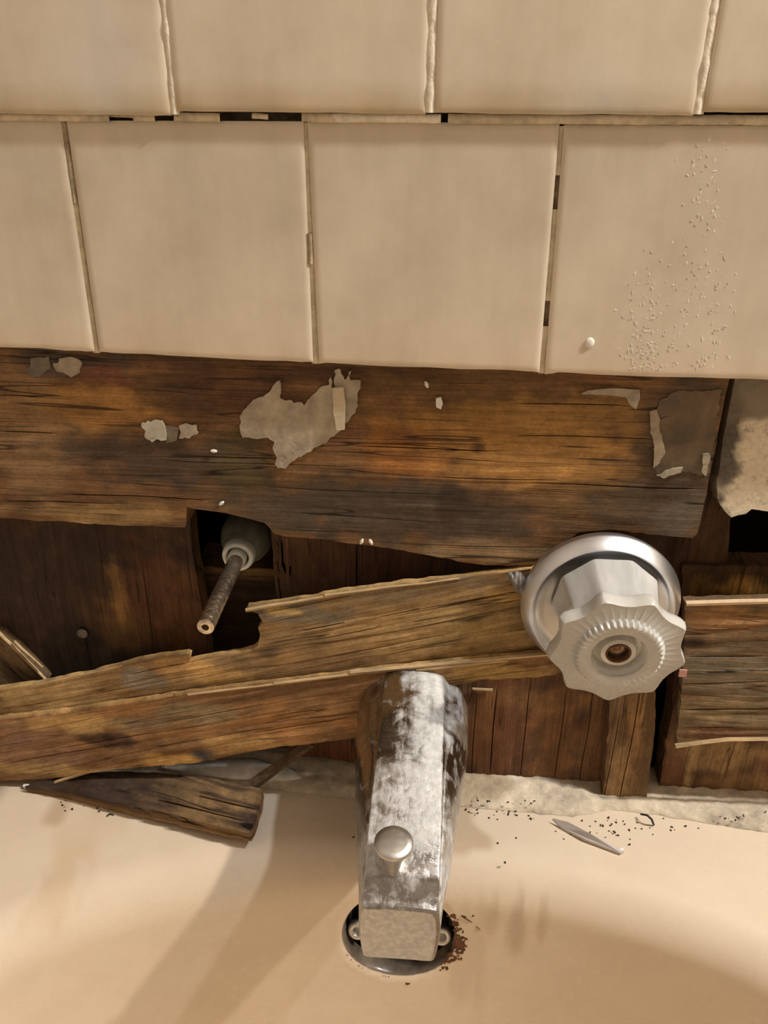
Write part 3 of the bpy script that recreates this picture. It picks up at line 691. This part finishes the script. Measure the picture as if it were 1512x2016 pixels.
# overflow opening
kill = [v for v in bm.verts if v.co.y > -.12 and v.co.z < LZ-.012 and math.hypot(v.co.x-HC.x, v.co.z-HC.z) < HR]
HY = sum(v.co.y for v in kill)/len(kill)
bmesh.ops.delete(bm, geom=kill, context='VERTS')
be = [e for e in bm.edges if e.is_boundary and all(v.co.y > -.12 for v in e.verts) and all(math.hypot(v.co.x-HC.x, v.co.z-HC.z) < HR*1.35 for v in e.verts)]
hv = set(v for e in be for v in e.verts)
for v in hv:
    d = math.hypot(v.co.x-HC.x, v.co.z-HC.z); s = HR/d; v.co.x = HC.x+(v.co.x-HC.x)*s; v.co.z = HC.z+(v.co.z-HC.z)*s
for dy, dr, tc in ((.0006, .985, (.07, .045, .03, 1)), (.002, .97, (.035, .027, .02, 1)), (.008, 1., (.03, .025, .02, 1))):
    ext = bmesh.ops.extrude_edge_only(bm, edges=be)
    for v in ext['geom']:
        if isinstance(v, bmesh.types.BMVert): v.co.y += dy; v.co.x = HC.x+(v.co.x-HC.x)*dr; v.co.z = HC.z+(v.co.z-HC.z)*dr; v[cl] = tc
    be = [e for e in ext['geom'] if isinstance(e, bmesh.types.BMEdge) and e.is_boundary]
bmesh.ops.recalc_face_normals(bm, faces=bm.faces[:])
tub = sharp(obj('bathtub', bm, tub_mat(), origin=Vector((0, -.7, 0))), 60)
tag(tub, 'almond enamel bathtub below the opened wall, overflow opening without its cover', 'bathtub')
# overflow fitting inside the opening
ov = empty('overflow_fitting', (HC.x, HY+.012, HC.z))
tag(ov, 'dark overflow fitting with a screw lug, in the round tub opening behind the spout tip', 'overflow')
bm = bmesh.new(); lathe(bm, Vector((HC.x, HY+.012, HC.z)), Vector((0, 1, 0)), [(-.001, .0330), (-.003, .0322), (-.001, .0310), (.004, .031), (.03, .027), (.034, 0)], 48); obj('cup', bm, m_black, ov)
bm = bmesh.new(); box(bm, -.024, .024, -.0016, .0016, -.0055, .0055); bmesh.ops.transform(bm, matrix=Matrix.Translation((HC.x, HY+.009, HC.z-.006)), verts=bm.verts[:]); obj('crossbar', bm, m_dull, ov, smooth=False)
for sx in (-1, 1):
    bm = bmesh.new(); p = Vector((HC.x+sx*.0268, HY+.007, HC.z-.006))
    lathe(bm, p, Vector((0, -1, .35)), [(-.002, .0062), (.0024, .0060), (.003, .005), (.003, .0032), (.0022, .0028), (-.002, .0026), (-.002, 0)], 24)
    obj('screw_lug', bm, m_dull, ov)
# rust round the opening
bm = bmesh.new(); random.seed(11)
def flake(bm, x, z, rx, rz, ang=0.):
    zz = LZ-z; y = None
    u = u0+(zz-(-z0))*sl if zz > -z0 else R_*math.sin(math.acos(max(-1, 1-zz/R_)))
    yb = TY0-TB*(1-(max(0, 1-abs(x/TA)**TN))**(1/TN))-u
    k = 9; c = bm.verts.new((x, yb-.0006, z)); vv = []
    for j in range(k):
        t = 2*PI*j/k; f = .6+.8*random.random(); a, b = math.cos(t)*rx*f, math.sin(t)*rz*f
        vv.append(bm.verts.new((x+a*math.cos(ang)-b*math.sin(ang), yb+.0003+b*sl, z+a*math.sin(ang)+b*math.cos(ang))))
    for j in range(k): bm.faces.new((c, vv[j], vv[(j+1) % k]))
for i in range(85):
    th = random.gauss(-.05, .42); rr = HR+abs(random.gauss(0, .0026)); flake(bm, HC.x+math.cos(th)*rr, HC.z+math.sin(th)*rr, random.uniform(.0008, .003), random.uniform(.001, .0032))
for x, z, rx, rz, an in ((.034, .3135, .006, .0007, -.6), (.031, .3165, .003, .0009, -.3), (.040, .308, .004, .0006, -.7), (.029, .280, .0008, .003, .1), (.036, .318, .0014, .0012, 0)): flake(bm, x, z, rx, rz, an)
for i in range(14):
    th = random.uniform(3.6, 4.6); flake(bm, HC.x+math.cos(th)*HR*1.03, HC.z+math.sin(th)*HR*1.03, .0014, .0008)
bmesh.ops.recalc_face_normals(bm, faces=bm.faces[:]); o = obj('rust_flakes', bm, m_rust, tub); o['kind'] = 'stuff'
# specks stuck to the enamel
bm = bmesh.new()
for px, py, s in ((1392, 1862, .0017), (1493, 1787, .0012), (696, 1648, .0007), (980, 1660, .0007), (994, 1698, .0008), (1016, 1650, .0007), (1110, 1652, .0006), (305, 1957, .0007), (200, 1853, .0007), (124, 2008, .0008)):
    p = atz(px, py, LZ)
    if p.y < TY0-.02: p = at(px, py, -.052)
    if px > 1300 or px < 320:
        for it in range(40):
            Y = -.02-.003*it; q = at(px, py, Y); zz = max(0, LZ-q.z); u = u0+(zz+z0)*sl if zz > -z0 else R_*math.sin(math.acos(max(-1, 1-zz/R_)))
            if TY0-TB*(1-(max(0, 1-abs(q.x/TA)**TN))**(1/TN))-u*1.05 > Y: p = q
            else: break
    bmesh.ops.create_icosphere(bm, subdivisions=1, radius=s, matrix=Matrix.Translation(p))
o = obj('dirt_specks', bm, m_crumb, tub, smooth=False); o['kind'] = 'stuff'

# ------------------------------------------------------------------ plaster left along the ledge
bm = bmesh.new(); NX, NY = 150, 12; g = []
fr = [(-.32, .022), (-.20, .022), (-.12, .014), (-.103, .0124), (-.041, .0074), (.032, .0065), (.071, .0052), (.10, .004), (.125, .012), (.153, .0094), (.22, .0002), (.32, .0)]
def lerp_tab(t, x):
    for a, b in zip(t, t[1:]):
        if a[0] <= x <= b[0]: return a[1]+(b[1]-a[1])*(x-a[0])/(b[0]-a[0])
    return t[-1][1]
for i in range(NX+1):
    x = -.31+.62*i/NX; row = []; yf = lerp_tab(fr, x)+.0013*fbm(x*120, 1.)
    for j in range(NY+1):
        s = j/NY; y = yf+(.046-yf)*s
        h = .0045*sm(0, .18, s)+.0022*fbm(x*90, y*120, 2.)*sm(0, .3, s) + .003*sm(.3, .8, s)
        row.append(bm.verts.new((x, y, LZ+max(.0004, h))))
    g.append(row)
for i in range(NX):
    for j in range(NY): bm.faces.new((g[i][j], g[i+1][j], g[i+1][j+1], g[i][j+1]))
ext = bmesh.ops.extrude_edge_only(bm, edges=[e for e in bm.edges if e.is_boundary])
for v in ext['geom']:
    if isinstance(v, bmesh.types.BMVert): v.co.z = LZ+.0002
bmesh.ops.recalc_face_normals(bm, faces=bm.faces[:])
tag(obj('plaster_strip', bm, m_plaster), 'lumpy strip of old plaster along the back of the tub ledge', 'plaster')
def lump(name, path, mat, label, cat, seed=0., flat=.8, pw=.25):
    bm = bmesh.new(); rr = []
    N = 22; P = [p for p, r in path]
    for k in range(N+1):
        s = k/N*(len(path)-1); i = min(int(s), len(path)-2); f = s-i
        c = path[i][0].lerp(path[i+1][0], f); r = path[i][1]+(path[i+1][1]-path[i][1])*f
        row = []
        for j in range(14):
            t = 2*PI*j/14; q = r*(1+pw*fbm(math.cos(t)*1.5+seed, math.sin(t)*1.5, k*.35))
            row.append(bm.verts.new(c+Vector((0, math.cos(t)*q, math.sin(t)*q*flat))))
        rr.append(row)
    for a, b in zip(rr, rr[1:]):
        for j in range(14): bm.faces.new((a[j], a[(j+1) % 14], b[(j+1) % 14], b[j]))
    bm.faces.new(rr[0]); bm.faces.new(rr[-1]); bmesh.ops.recalc_face_normals(bm, faces=bm.faces[:])
    return tag(obj(name, bm, mat), label, cat)
lump('plaster_lump', [(at(318, 1510, .022), .0012), (at(360, 1512, .022), .0030), (at(420, 1512, .022), .0065), (at(500, 1516, .022), .0075), (at(560, 1525, .022), .006), (at(600, 1535, .020), .0015)], m_white, 'white plaster lump showing under the split plank near the wedge fragment', 'plaster', 3.)
lump('caulk_blob', [(at(1000, 1130, .002), .001), (at(1012, 1140, .0015), .0042), (at(1026, 1148, .002), .0052), (at(1046, 1152, .002), .003)], plain('grey_caulk', (.22, .20, .18), .5, var=.4, scale=200, bump=1.), 'crumpled grey caulk stuck by the left rim of the handle plate', 'caulk', 5., 1., .6)

# wedge-shaped fragment fallen on the ledge
A, B, D = atz(50, 1546, LZ+.006), atz(515, 1554, LZ+.019), atz(490, 1657, LZ+.014)
fn = (B-A).cross(D-A); fn = fn if fn.z > 0 else -fn
fx = (D-A).normalized()
fpoly = [(48, 1547), (130, 1526), (190, 1521), (260, 1518), (330, 1523), (400, 1530), (460, 1540), (516, 1553), (512, 1582), (505, 1600), (500, 1620), (490, 1640), (430, 1628), (330, 1606), (225, 1580), (140, 1562)]
fe1 = fx
tmp = wood('wood_fragment', 0., 1.2, .85, .95)
def frag_col(u, v, X):
    c = mix(lin(66, 48, 34), lin(48, 36, 28), .5+.6*fbm(v*120, u*8, 3.))
    # paler torn fibres towards the broken end
    k = sm(.03, .10, X.x-A.x-.03)*sm(.1, .6, .4+fbm(u*20, v*160, 6.)); c = mix(c, lin(124, 94, 58), .65*k)
    return c
frag = board('wedge_fragment', fpoly, A, fn, fe1, .0085, tmp, 0., frag_col, seed=16., relief=.0011, jag=.0009, edge=lambda u, v, X: lin(118, 86, 50), du=.004, dv=.0016, cracks=[((300, 1570), (490, 1620), .0006, .005), ((380, 1560), (510, 1600), .0006, .005), ((250, 1585), (470, 1640), .0005, .004)])
tag(frag, 'dark wedge-shaped wood fragment lying on the tub ledge at the left', 'fragment')
stick('splinter', at(196, 1590, -.012), at(222, 1602, -.014), .0008, m_shard, frag)
bm = bmesh.new(); rod(bm, at(496, 1546, .004), at(612, 1462, .016), .0042, 4, .0034, .5, .0004); bmesh.ops.recalc_face_normals(bm, faces=bm.faces[:])
tag(obj('broken_stick', bm, m_splint, smooth=False), 'short dark stick slanting between the plank and the wedge fragment', 'stick')
# pale shard, hook and chips on the ledge
bm = bmesh.new()
sp = [(1088, 1611, .004), (1118, 1618, .006), (1160, 1640, .006), (1228, 1676, .0030), (1222, 1679, .0025), (1150, 1651, .003), (1105, 1628, .002)]
tv = [bm.verts.new(atz(x, y, LZ+h)) for x, y, h in sp]; bv = [bm.verts.new(v.co+Vector((0, 0, -.0016))) for v in tv]
bm.faces.new(tv); bm.faces.new(bv[::-1])
for i in range(len(tv)): bm.faces.new((tv[i], bv[i], bv[(i+1) % len(tv)], tv[(i+1) % len(tv)]))
bmesh.ops.recalc_face_normals(bm, faces=bm.faces[:])
tag(obj('pale_shard', bm, m_shard, smooth=False), 'pale pointed shard jutting over the tub edge right of the spout', 'shard')
bm = bmesh.new(); hp = [atz(1262, 1603, LZ+.004), atz(1274, 1605, LZ+.0075), atz(1283, 1613, LZ+.006), atz(1287, 1624, LZ+.001)]
for a, b in zip(hp, hp[1:]): rod(bm, a, b, .0007, 6)
bmesh.ops.recalc_face_normals(bm, faces=bm.faces[:])
tag(obj('bent_wire', bm, m_black), 'small black bent wire at the foot of the upright batten', 'wire')
bm = bmesh.new(); random.seed(21)
for i in range(120):
    r = random.random()
    if r < .3: px, py = random.uniform(120, 240), random.gauss(1590, 10)
    elif r < .55: px, py = random.uniform(900, 1060), random.gauss(1598, 8)
    elif r < .85: px, py = random.gauss(1205, 50), random.gauss(1632, 14)
    else: px, py = random.uniform(1300, 1512), random.gauss(1625, 8)
    p = atz(px, py, LZ+.0005)
    if p.y < -.018: continue
    s = random.uniform(.0003, .0009)
    p.z = LZ+.0004 + (.006 if p.y > lerp_tab(fr, p.x) else 0)
    bmesh.ops.create_icosphere(bm, subdivisions=1, radius=s, matrix=Matrix.Translation(p) @ Matrix.Rotation(i, 4, 'Z') @ Matrix.Diagonal((1.3, .8, .6, 1)))
o = tag(obj('dirt_crumbs', bm, m_crumb, smooth=False), 'dark crumbs scattered along the tub ledge', 'crumbs'); o['kind'] = 'stuff'
for (px, py, s, lab) in ((52, 1547, .0022, 'white plaster chip at the tip of the wedge fragment'), (1222, 1672, .0016, 'tiny white chip at the point of the pale shard')):
    bm = bmesh.new(); bmesh.ops.create_icosphere(bm, subdivisions=1, radius=s, matrix=Matrix.Translation(atz(px, py, LZ+.0025)) @ Matrix.Diagonal((1.4, .8, .6, 1)))
    tag(obj('plaster_chip', bm, m_chip, smooth=False), lab, 'chip')

# ------------------------------------------------------------------ spout
def spout_mat():
    n = NT('limed_chrome'); v = n.obj(); a = n.attr(); sep = n.n('ShaderNodeSeparateColor'); n.l(a.outputs['Color'], sep.inputs[0])
    f = n.noise(v, 95, 7, .62, .5); g = n.noise(n.obj(0, (260, 34, 260)), 1, 5, .62, .3); s = n.noise(v, 330, 5, .65)
    fg = n.math('ADD', n.math('MULTIPLY', f, .65), n.math('MULTIPLY', g, .35))
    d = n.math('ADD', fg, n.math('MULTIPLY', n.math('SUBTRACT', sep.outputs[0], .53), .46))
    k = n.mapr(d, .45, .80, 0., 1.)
    white = n.mix(n.mapr(s, .3, .7), (.60, .62, .62), (.90, .91, .90))
    c = n.mix(k, n.mix(n.mapr(s, .4, .6), (.40, .39, .39), (.52, .51, .50)), white)
    n.l(c, n.b.inputs['Base Color'])
    n.l(n.mapr(k, 0., .7, 1., .0), n.b.inputs['Metallic'])
    n.l(n.mapr(k, 0., .6, .20, .72), n.b.inputs['Roughness'])
    n.bump(n.math('ADD', n.math('MULTIPLY', k, .6), n.math('MULTIPLY', s, .4)), .5, .0009)
    return n.m
m_spout = spout_mat()
sp_root = empty('tub_spout', (-.0054, 0, .4315))
tag(sp_root, 'limescale-covered chrome tub spout with a pull-up diverter knob', 'spout')
def ip(tab, t):
    for a, b in zip(tab, tab[1:]):
        if a[0] <= t <= b[0]:
            f = sm(a[0], b[0], t)*.5+.5*(t-a[0])/(b[0]-a[0]); return [x+(y-x)*f for x, y in zip(a[1:], b[1:])]
    return list(tab[-1][1:])
# t: centre X, top Z, ridge half width, ridge corner drop, shoulder half width, shoulder Z drop, max half width, its drop, bottom half width, bottom drop
tab = [(0, -.0054, .4655, .0175, .0045, .0262, .0125, .0330, .0320, .0200, .0640),
       (.25, -.0054, .4632, .0174, .0036, .0242, .0100, .0320, .0312, .0190, .0610),
       (.5, -.0058, .4572, .0172, .0019, .0205, .0070, .0285, .0290, .0180, .0560),
       (.75, -.0062, .4470, .0176, .0010, .0196, .0050, .0242, .0240, .0170, .0510),
       (.93, -.0066, .4345, .0178, .0012, .0190, .0040, .0206, .0170, .0165, .0445),
       (1.0, -.0068, .4250, .0176, .0016, .0186, .0040, .0196, .0150, .0160, .0380)]
SL = .126
def section(t):
    cx, tz, rw, rd, sw, sd, mw, md, bw, bd = ip(tab, t)
    h = [(0, 0), (rw*.5, -rd*.12), (rw*.9, -rd*.6), (rw, -rd), (rw+(sw-rw)*.35, -rd-(sd-rd)*.6), (sw, -sd), (sw+(mw-sw)*.6, -sd-(md-sd)*.42), (mw, -md), (mw-(mw-bw)*.15, -md-(bd-md)*.5), (bw+(mw-bw)*.5, -bd+.0022), (bw, -bd), (bw*.5, -bd), (0, -bd)]
    # resample a catmull curve through the right half
    out = []
    for i in range(len(h)-1):
        p0 = h[i-1] if i else (-h[1][0], h[1][1]); p1, p2 = h[i], h[i+1]; p3 = h[i+2] if i+2 < len(h) else (-h[-2][0], h[-2][1])
        for s in (0, .25, .5, .75):
            out.append(tuple(.5*(2*p1[k]+(p2[k]-p0[k])*s+(2*p0[k]-5*p1[k]+4*p2[k]-p3[k])*s*s+(3*p1[k]-p0[k]-3*p2[k]+p3[k])*s**3) for k in (0, 1)))
    out.append(h[-1])
    loop = out + [(-x, z) for x, z in out[-2:0:-1]]
    return cx, tz, loop
bm = bmesh.new(); cl = bm.verts.layers.float_color.new('Tint'); rr = []
NT_ = 64
for k in range(NT_+1):
    t = k/NT_; cx, tz, loop = section(t); row = []
    for (x, z) in loop:
        v = bm.verts.new((cx+x, .002-SL*t - .0, tz+z)); row.append(v)
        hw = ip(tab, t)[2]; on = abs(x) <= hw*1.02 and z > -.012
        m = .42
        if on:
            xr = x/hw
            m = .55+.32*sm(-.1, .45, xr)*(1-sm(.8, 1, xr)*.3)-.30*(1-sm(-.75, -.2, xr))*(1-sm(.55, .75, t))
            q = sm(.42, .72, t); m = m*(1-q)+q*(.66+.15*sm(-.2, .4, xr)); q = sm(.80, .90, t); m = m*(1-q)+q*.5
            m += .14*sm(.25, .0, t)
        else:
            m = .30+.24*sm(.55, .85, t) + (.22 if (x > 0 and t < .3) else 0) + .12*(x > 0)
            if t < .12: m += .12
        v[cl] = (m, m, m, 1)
    rr.append(row)
n_l = len(rr[0])
for a, b in zip(rr, rr[1:]):
    for j in range(n_l): bm.faces.new((a[j], a[(j+1) % n_l], b[(j+1) % n_l], b[j]))
# nose: rolls over into a flat front face
cx, tz, loop = section(1.); pr = rr[-1]
for (dy, sc) in ((.0012, .985), (.0022, .95), (.0027, .88)):
    zc = tz-.019; row = []
    for (x, z) in loop:
        v = bm.verts.new((cx+x*sc, .002-SL-dy, zc+(z+.019)*sc)); v[cl] = (.30, .3, .3, 1); row.append(v)
    for j in range(n_l): bm.faces.new((pr[j], pr[(j+1) % n_l], row[(j+1) % n_l], row[j]))
    pr = row
bm.faces.new(pr); bm.faces.new(rr[0][::-1])
bmesh.ops.recalc_face_normals(bm, faces=bm.faces[:])
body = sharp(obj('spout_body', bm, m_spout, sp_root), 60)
bm = bmesh.new(); prev = None
for i in range(36):          # crust of lime along the nose edge
    x = -.0068-.0165+.033*i/35; c = Vector((x, .002-SL-.0012, .4185+.0012*fbm(x*200, 3.)+.0010)); r = .0005+.0006*abs(fbm(x*400, 6.))
    row = [bm.verts.new(c+Vector((0, math.cos(2*PI*j/6)*r, math.sin(2*PI*j/6)*r))) for j in range(6)]
    if prev:
        for j in range(6): bm.faces.new((prev[j], prev[(j+1) % 6], row[(j+1) % 6], row[j]))
    prev = row
bmesh.ops.recalc_face_normals(bm, faces=bm.faces[:]); obj('lime_crust', bm, m_chip, sp_root)
dv = Vector((-.0108, -.1135, .4255))
bm = bmesh.new(); lathe(bm, dv, Vector((0, 0, 1)), [(-.004, .0024), (.006, .0026), (.015, .0040), (.0235, .0068), (.0262, .0084), (.0268, 0)], 24, up=Vector((0, 1, 0))); div = obj('diverter_stem', bm, m_dull, sp_root)
bm = bmesh.new(); lathe(bm, dv+Vector((0, 0, .0255)), Vector((.0, -.12, 1)), [(0, .0), (0, .0084), (.0010, .0092), (.0020, .0092), (.0028, .0086), (.0033, .006), (.0035, 0)], 32, up=Vector((0, 1, 0))); obj('diverter_knob', bm, m_dull, sp_root)
bm = bmesh.new(); lathe(bm, dv+Vector((0, .0, -.0005)), Vector((0, -.25, 1)), [(-.001, .0055), (.0015, .0050), (.0022, .0036), (.0026, .0026)], 20, up=Vector((0, 1, 0)), radial=lambda th, i: 1+.25*n3(math.cos(th)*2, math.sin(th)*2, i)); obj('lime_collar', bm, m_chip, sp_root)

# ------------------------------------------------------------------ clear handle on its chrome plate
kb = empty('shower_handle', (.0945, 0, .517))
tag(kb, 'clear fluted acrylic faucet handle on a round chrome plate', 'handle')
EC = Vector((.0945, .0, .5175))
bm = bmesh.new()
lathe(bm, EC, Vector((0, -1, 0)), [(-.003, .0420), (.0005, .0428), (.0015, .0430), (.0026, .0425), (.0090, .0388), (.0097, .0380), (.0095, .0373), (.0070, .0358), (.0056, .0340), (.0050, .030), (.0050, .0)], 96); sharp(obj('cover_plate', bm, m_chrome, kb), 50)
def acrylic(name, tr, rough, col):
    n = NT(name); v = n.obj(0, (1, .05, 1)); f = n.noise(v, 200, 2, .5)
    n.l(n.mix(n.mapr(f, .3, .7), tuple(c*.92 for c in col), col), n.b.inputs['Base Color'])
    n.l(n.mapr(f, .3, .7, rough*.6, rough*1.4), n.b.inputs['Roughness'])
    n.l(n.mapr(f, .30, .70, tr*.75, min(1, tr*1.05)), n.b.inputs['Transmission Weight']); n.b.inputs['IOR'].default_value = 1.42
    n.bump(f, .15, .0004); return n.m
m_acr = acrylic('clear_acrylic', .48, .12, (.97, .97, .95))
m_acr2 = acrylic('milky_acrylic', .28, .30, (.80, .79, .74))
KA = Vector((.0, -1, -.13)).normalized(); KO = Vector((.0958, 0, .5248))
def flute(th, amp):      # nine outward cusps with hollows between; one points straight down
    t = ((th+PI/2)/(2*PI)*9) % 1.0; t = abs(t-.5)*2     # 1 at a cusp, 0 mid hollow
    return 1-amp*(1-(.55*(.5-.5*math.cos(PI*t))**1.4+.45*t**2))
ka = [.05, .05, .055, .06, .07, .10, .12, .125, .125, .11]
kp = [(.0065, .0265), (.0072, .0285), (.016, .0268), (.026, .0252), (.031, .0252), (.0355, .0290), (.0395, .0338), (.0425, .0348), (.0460, .0345), (.0478, .0335)]
bm = bmesh.new(); lathe(bm, KO, KA, kp + [(.0480, .0226), (.0486, .0216), (.0506, .0210), (.0512, .0200), (.0508, .0150), (.0500, .0140)], 180, radial=lambda th, i: flute(th, ka[i]) if i < len(ka) else (1+.035*math.cos(th*44) if i in (11, 12, 13) else 1), cap0=True)
prv = None
ob = obj('fluted_grip', bm, m_acr2, kb); sharp(ob, 40)
# body colour differs from the milky front, so it is two materials on one moulding
ob.data.materials.append(m_acr)
for p in ob.data.polygons:
    w_ = Vector(kb['wl']) + ob.location + p.center
    if (w_-KO).dot(KA) < .037: p.material_index = 1
bm = bmesh.new(); lathe(bm, KO, KA, [(.0495, .0145), (.0490, .0140), (.0455, .0125), (.0440, .0118), (.0435, .0095), (.0478, .0085), (.0482, .0065), (.0476, .0058), (.040, .0056), (.038, 0)], 72); sharp(obj('cap_dish', bm, m_acr2, kb), 40)
bm = bmesh.new(); lathe(bm, KO, KA, [(.0440, .0064), (.0484, .0061), (.0485, .0054), (.0440, .0052)], 40); obj('rust_ring', bm, m_rust, kb)
bm = bmesh.new(); lathe(bm, KO, KA, [(.038, .005), (.0435, .0050), (.0445, .0042), (.0448, .0022), (.0436, .0016), (.0430, 0)], 32); obj('screw', bm, plain('rusty_screw', (.40, .26, .15), .5, .7, var=.5, scale=500), kb)
bm = bmesh.new(); lathe(bm, KO, KA, [(.004, .012), (.020, .011), (.036, .009), (.037, 0)], 40); obj('core', bm, plain('pale_core', (.80, .79, .76), .4, .0, var=.1), kb)

# ------------------------------------------------------------------ bare valve stem on the left
vt = empty('valve_stem', (-.1107, .05, .5241))
tag(vt, 'bare faucet valve with a worn brass stem poking through the hole at the left', 'valve')
VO = Vector((-.1105, 0, .5240)); VA = Vector((0, -1, 0))
bm = bmesh.new(); lathe(bm, VO, VA, [(-.14, .010), (-.075, .010), (-.075, .0155), (-.058, .0160), (-.046, .0158), (-.040, .0145), (-.036, .0125), (-.031, .0112), (-.029, .0100), (-.026, .0092)], 40); obj('bonnet', bm, m_bonnet, vt)
bm = bmesh.new(); lathe(bm, VO, VA, [(-.031, .0086), (-.028, .0096), (-.0225, .0094), (-.0205, .0086), (-.0205, .0068), (-.023, .0062), (-.032, .006)], 40); obj('packing_nut', bm, m_nut, vt)
bm = bmesh.new(); lathe(bm, VO, VA, [(-.034, .0054), (-.0195, .0054), (-.0165, .0047), (-.016, .0)], 32); obj('stem_collar', bm, m_nut, vt)
bm = bmesh.new(); lathe(bm, VO, VA, [(-.017, .0046)]+[(-.016+.0028*i, .00445+.00018*(i % 2)) for i in range(23)]+[(.0475, .0045), (.0495, .0044), (.0500, .0038), (.0500, .0019), (.0494, .0017), (.042, .0016), (.042, 0)], 32); sharp(obj('stem', bm, m_brass, vt), 45)

for o in list(bpy.data.objects):
    if 'wl' in o: del o['wl']
